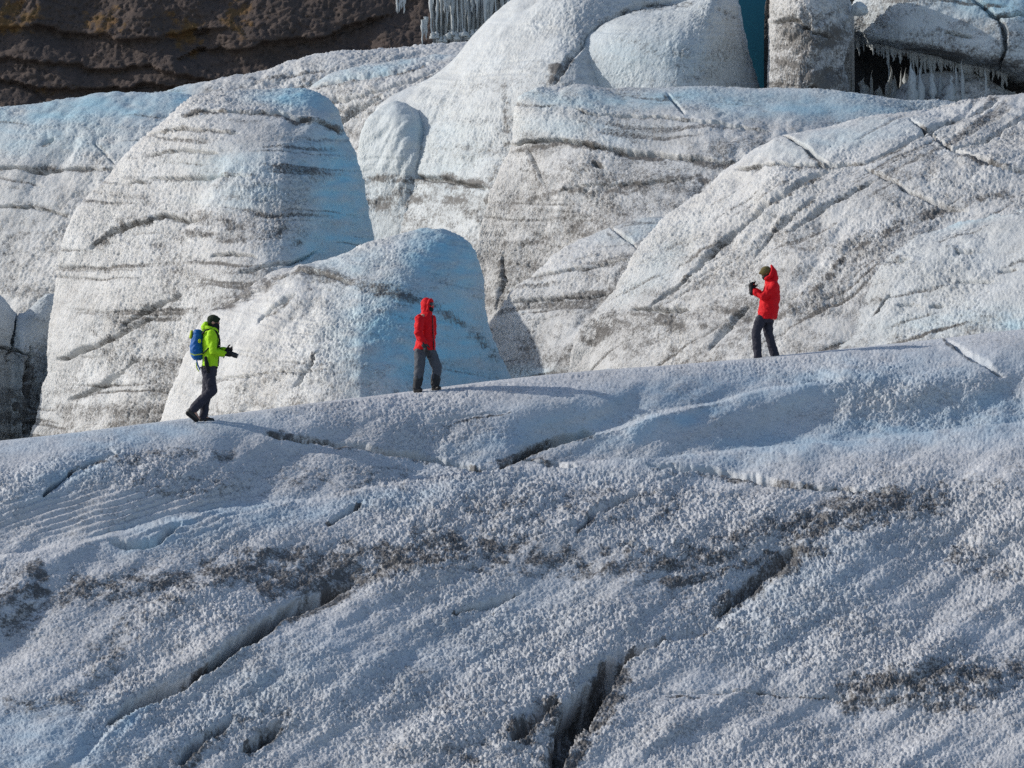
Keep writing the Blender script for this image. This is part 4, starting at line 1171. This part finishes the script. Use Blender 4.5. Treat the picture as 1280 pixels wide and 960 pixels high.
    p = Prims(); a = np.linspace(-.4, 2 * math.pi - 1.6, 12)
    p.tube([fr(306 + 63 * math.cos(t), 478, .205 * math.sin(t)) for t in a], [.018] * 12, 1.0, (0, 0, 1)); p.build("hip_belt", BLACK, bp_, .008, 2)


# ---- hooded person in red with goggles, standing turned right
def goggles_walker():
    Y, z = ridge_depth(531, 489.0)
    fr = Frame(490, 360, 6.857, Y)
    root = empty("person", fr(290, 876)); ORIGIN[root.name] = tuple(root.location)
    tag(root, "hooded masked person in red jacket walking past the blue ice face", "person", "walkers on the ice ridge")
    hd = np.array([.86, -.5, -.04]); d = hd / np.linalg.norm(hd); up = np.array([0, 0, 1.0]); sd = np.cross(d, up); sd /= np.linalg.norm(sd)
    hc = fr(306, 150); neck = fr(296, 226)
    nsh, nel, nwr = fr(236, 268, -.19), fr(226, 392, -.27), fr(274, 474, -.27)
    fsh, fel, fwr = fr(335, 268, .14), fr(345, 390, .17), fr(338, 470, .17)
    lv_b = [(215, 270, 325, .09), (255, 235, 345, .14), (330, 235, 345, .14), (430, 230, 350, .14), (520, 215, 355, .14), (550, 225, 350, .13)]
    hn, kn, an = fr(243, 545, -.06), fr(236, 690, -.07), fr(214, 852, -.07)
    hf, kf, af = fr(330, 545, .06), fr(384, 678, .03), fr(370, 838, .05)
    body_mesh(fr, root, hc, hd, neck, None, [(nsh, nel, nwr, (.25, -.1, -1), (.8, .5, 0), .45, 1), (fsh, fel, fwr, (0, .1, -1), (-.6, .5, 0), .4, -1)], None,
              [(hn, kn, an, fr(236, 872, -.09)), (hf, kf, af, fr(398, 856, .02))], lv_b)
    eyes(root, hc, d, sd, up)
    p = Prims(); p.tube([hc + d * .078 + up * .026 - sd * .05, hc + d * .100 + up * .026 - sd * .02, hc + d * .100 + up * .026 + sd * .02, hc + d * .078 + up * .026 + sd * .05], [.030, .034, .034, .030], .7, d)
    p.build("goggles", GLASS, root, .006, 2)
    p = Prims(); p.ball(hc + d * .050 - up * .075, .066, .070, .055, d, sd, up); p.tube([hc - up * .06, hc - up * .14], [.075, .085]); p.build("face_mask", BLACK, root, .008, 3, .003, 20)
    p = Prims(); a = np.linspace(.7, 2 * math.pi - .7, 11)
    p.ball(hc + up * .022 - d * .022, .118, .110, .130, d, sd, up)
    p.tube([hc - up * .03 - d * .03, hc - up * .16 - d * .015], [.098, .112])
    p.ball(hc - up * .055 - d * .035, .100, .102, .095, d, sd, up)
    p.tube([hc + d * (.060 - .02 * math.cos(t)) + up * (-.005 - .125 * -math.cos(t + math.pi)) + sd * .088 * math.sin(t) for t in np.linspace(.55, 2 * math.pi - .55, 13)], [.020] * 13)
    p.build("hood", RED, root, .010, 3, .008, 10)
    p = Prims()
    torso(fr, p, [(206, 266, 336, .11), (222, 246, 344, .14), (250, 218, 354, .17), (310, 222, 362, .185), (380, 224, 364, .185), (440, 214, 368, .19), (500, 196, 372, .195), (532, 186, 372, .195), (538, 192, 368, .185)])
    for sh, el, wr in ((nsh, nel, nwr), (fsh, fel, fwr)):
        p.tube([sh, sh + (el - sh) * .5, el, el + (wr - el) * .5, wr], [.092, .088, .082, .074, .064])
    p.build("jacket", RED, root, .012, 3, .021, 7, stretch=(1, 1, 1.6))
    p = Prims(); p.tube([fr(344, 236, -.10), fr(350, 300, -.12), fr(352, 400, -.125), fr(356, 470, -.13), fr(360, 530, -.13)], [.010] * 5); p.build("zip", GAITER, root, .006, 1)
    p = Prims()
    torso(fr, p, [(505, 206, 362, .16), (540, 200, 368, .17), (565, 205, 366, .15)])
    p.tube([hn, hn + (kn - hn) * .5, kn], [.112, .108, .098]); p.tube([kn, kn + (an - kn) * .45, an + (kn - an) * .35], [.098, .092, .086])
    p.tube([hf, hf + (kf - hf) * .5, kf], [.112, .106, .094]); p.tube([kf, kf + (af - kf) * .45, af + (kf - af) * .35], [.094, .090, .086])
    p.build("trousers", GREY, root, .012, 3, .016, 9, stretch=(1, 1, 1.4))
    for k_, a_ in ((kn, an), (kf, af)):
        p = Prims(); p.tube([a_ + (k_ - a_) * .52, a_ + (k_ - a_) * .3, a_ + (k_ - a_) * .02], [.092, .094, .082]); p.build("gaiter", GAITER, root, .010, 2, .012, 11, stretch=(1, 1, 1.8))
    for a_, t_ in ((an, fr(244, 868, -.12)), (af, fr(404, 852, -.02))):
        he = a_ - np.array([.02, -.02, .055])
        p = Prims(); p.tube([a_, he], [.062, .055]); p.tube([he, t_ - np.array([0, 0, .012])], [.054, .042]); b = p.build("boot", BOOT, root, .010, 2)
        q = Prims(); q.tube([he - np.array([0, 0, .035]), t_ - np.array([0, 0, .04])], [.040, .036], 1.0); q.build("sole", BLACK, b, .010, 2)
    for wr, dv, nv, s_ in ((nwr, (.25, -.1, -1), (.8, .5, 0), 1), (fwr, (0, .1, -1), (-.6, .5, 0), -1)):
        p = Prims(); dv = np.array(dv) / np.linalg.norm(dv)
        p.tube([wr - dv * .04, wr + dv * .04], [.062, .055]); p.hand(wr, dv, nv, .45, s_, 1.3); p.build("glove", GAITER, root, .006, 2)


# ---- person in red with olive hat, facing left and holding something up
def photo_walker():
    Y, z = ridge_depth(957, 448.0)
    fr = Frame(910, 315, 6.62, Y + .4)
    root = empty("person", fr(318, 925)); ORIGIN[root.name] = tuple(root.location)
    tag(root, "person in red jacket and olive hat facing left with both hands raised", "person", "walkers on the ice ridge")
    hd = np.array([-.93, .12, -.34]); d = hd / np.linalg.norm(hd); up = np.array([-.34, 0, .94]); sd = np.cross(d, up); sd /= np.linalg.norm(sd)
    hc = fr(318, 172); neck = fr(346, 238)
    nsh, nel, nwr = fr(378, 282, -.19), fr(284, 378, -.23), fr(196, 318, -.10)
    fsh, fel, fwr = fr(372, 282, .18), fr(300, 372, .2), fr(205, 310, .08)
    lv_b = [(232, 320, 370, .09), (262, 305, 410, .16), (330, 290, 412, .17), (430, 270, 405, .16), (540, 255, 390, .15), (580, 260, 380, .14)]
    hn, kn, an = fr(268, 565, -.07), fr(232, 668, -.09), fr(248, 878, -.08)
    hf, kf, af = fr(330, 565, .07), fr(332, 668, .07), fr(390, 862, .07)
    body_mesh(fr, root, hc, hd, neck, None, [(nsh, nel, nwr, (-.15, .35, 1), (.3, .9, 0), .7, -1), (fsh, fel, fwr, (-.05, -.35, 1), (.3, -.9, 0), .7, 1)], None,
              [(hn, kn, an, fr(205, 915, -.10)), (hf, kf, af, fr(352, 895, .05))], lv_b)
    eyes(root, hc, d, sd, up)
    p = Prims(); p.ball(hc + up * .030 - d * .002, .116, .100, .105, d, sd, up); p.tube([hc + up * .05 + d * .05, hc + up * .035 + d * .125], [.06, .022], 1.4, sd)
    p.build("hat", KNIT_O, root, .009, 3, .005, 20)
    p = Prims(); p.ball(hc + d * .048 - up * .072, .068, .072, .062, d, sd, up); p.tube([hc - up * .05, hc - up * .13], [.078, .085]); p.build("face_mask", BLACK, root, .008, 3, .003, 20)
    # hood pushed back off the hat: a raised rim that stands behind the head
    p = Prims()
    p.tube([fr(318, 222, -.11), fr(352, 200, -.115), fr(366, 150, -.085), fr(358, 112, 0), fr(366, 150, .085), fr(352, 200, .115), fr(318, 222, .11)], [.045, .04, .032, .024, .032, .04, .045])
    p.tube([fr(366, 118), fr(384, 160), fr(388, 215), fr(372, 250)], [.02, .05, .075, .08], 1.7)
    p.build("hood", RED, root, .010, 3, .006, 12)
    p = Prims()
    torso(fr, p, [(228, 306, 388, .12), (246, 308, 408, .16), (276, 300, 426, .20), (330, 276, 434, .21), (400, 262, 430, .205), (460, 252, 422, .20), (520, 242, 412, .205), (552, 238, 402, .205), (560, 244, 398, .195)])
    for sh, el, wr in ((nsh, nel, nwr), (fsh, fel, fwr)):
        p.tube([sh, sh + (el - sh) * .5, el, el + (wr - el) * .5, wr], [.098, .086, .078, .068, .058])
    p.build("jacket", RED, root, .012, 3, .020, 7, stretch=(1, 1, 1.5))
    p = Prims()
    torso(fr, p, [(530, 244, 388, .165), (560, 240, 384, .175), (590, 246, 378, .15)])
    p.tube([hn, hn + (kn - hn) * .5, kn], [.112, .104, .094]); p.tube([kn, kn + (an - kn) * .5, an], [.094, .088, .086])
    p.tube([hf, hf + (kf - hf) * .5, kf], [.112, .106, .094]); p.tube([kf, kf + (af - kf) * .5, af], [.094, .090, .088])
    p.build("trousers", NAVY, root, .012, 3, .014, 9, stretch=(1, 1, 1.3))
    for a_, t_ in ((an, fr(208, 908, -.10)), (af, fr(352, 890, .05))):
        he = a_ - np.array([-.015, 0, .06])
        p = Prims(); p.tube([a_, he], [.062, .056]); p.tube([he, t_], [.054, .042]); b = p.build("boot", BOOT, root, .010, 2)
        q = Prims(); q.tube([he - np.array([0, 0, .035]), t_ - np.array([0, 0, .03])], [.040, .036]); q.build("sole", BLACK, b, .010, 2)
    for wr, dv, nv, s_ in ((nwr, (-.15, .35, 1), (.3, .9, 0), -1), (fwr, (-.05, -.35, 1), (.3, -.9, 0), 1)):
        p = Prims(); dv = np.array(dv) / np.linalg.norm(dv)
        p.tube([wr - dv * .05, wr + dv * .03], [.058, .050]); p.hand(wr, dv, nv, .75, s_, 1.25); p.build("glove", BLACK, root, .006, 2)
    ph = empty("phone", fr(184, 268, -.01)); ORIGIN[ph.name] = tuple(ph.location)
    tag(ph, "thin dark phone held up between the gloved hands of the person in the olive hat", "phone")
    c = np.array(ph.location); ax = np.array([-.14, 0, .99]); nx = np.array([.99, 0, .14])
    V = []
    for t in (-.078, .078):
        for n_ in (-.005, .005):
            for y_ in (-.037, .037):
                V.append(c + ax * t + nx * n_ + np.array([0, y_, 0]))
    fcs = [(0, 1, 3, 2), (4, 6, 7, 5), (0, 4, 5, 1), (2, 3, 7, 6), (0, 2, 6, 4), (1, 5, 7, 3)]
    cs = link_mesh("phone_case", V, fcs, GEAR, ph, smooth_shade=False)
    bv = cs.modifiers.new("edge", 'BEVEL'); bv.width = .003; bv.segments = 2
    Vs = [c + ax * t + nx * .0065 + np.array([0, y_, 0]) for t, y_ in ((-.07, -.032), (-.07, .032), (.07, .032), (.07, -.032))]
    link_mesh("phone_screen", Vs, [(0, 1, 2, 3)], GLASS, ph, smooth_shade=False)


lime_walker()
goggles_walker()
photo_walker()
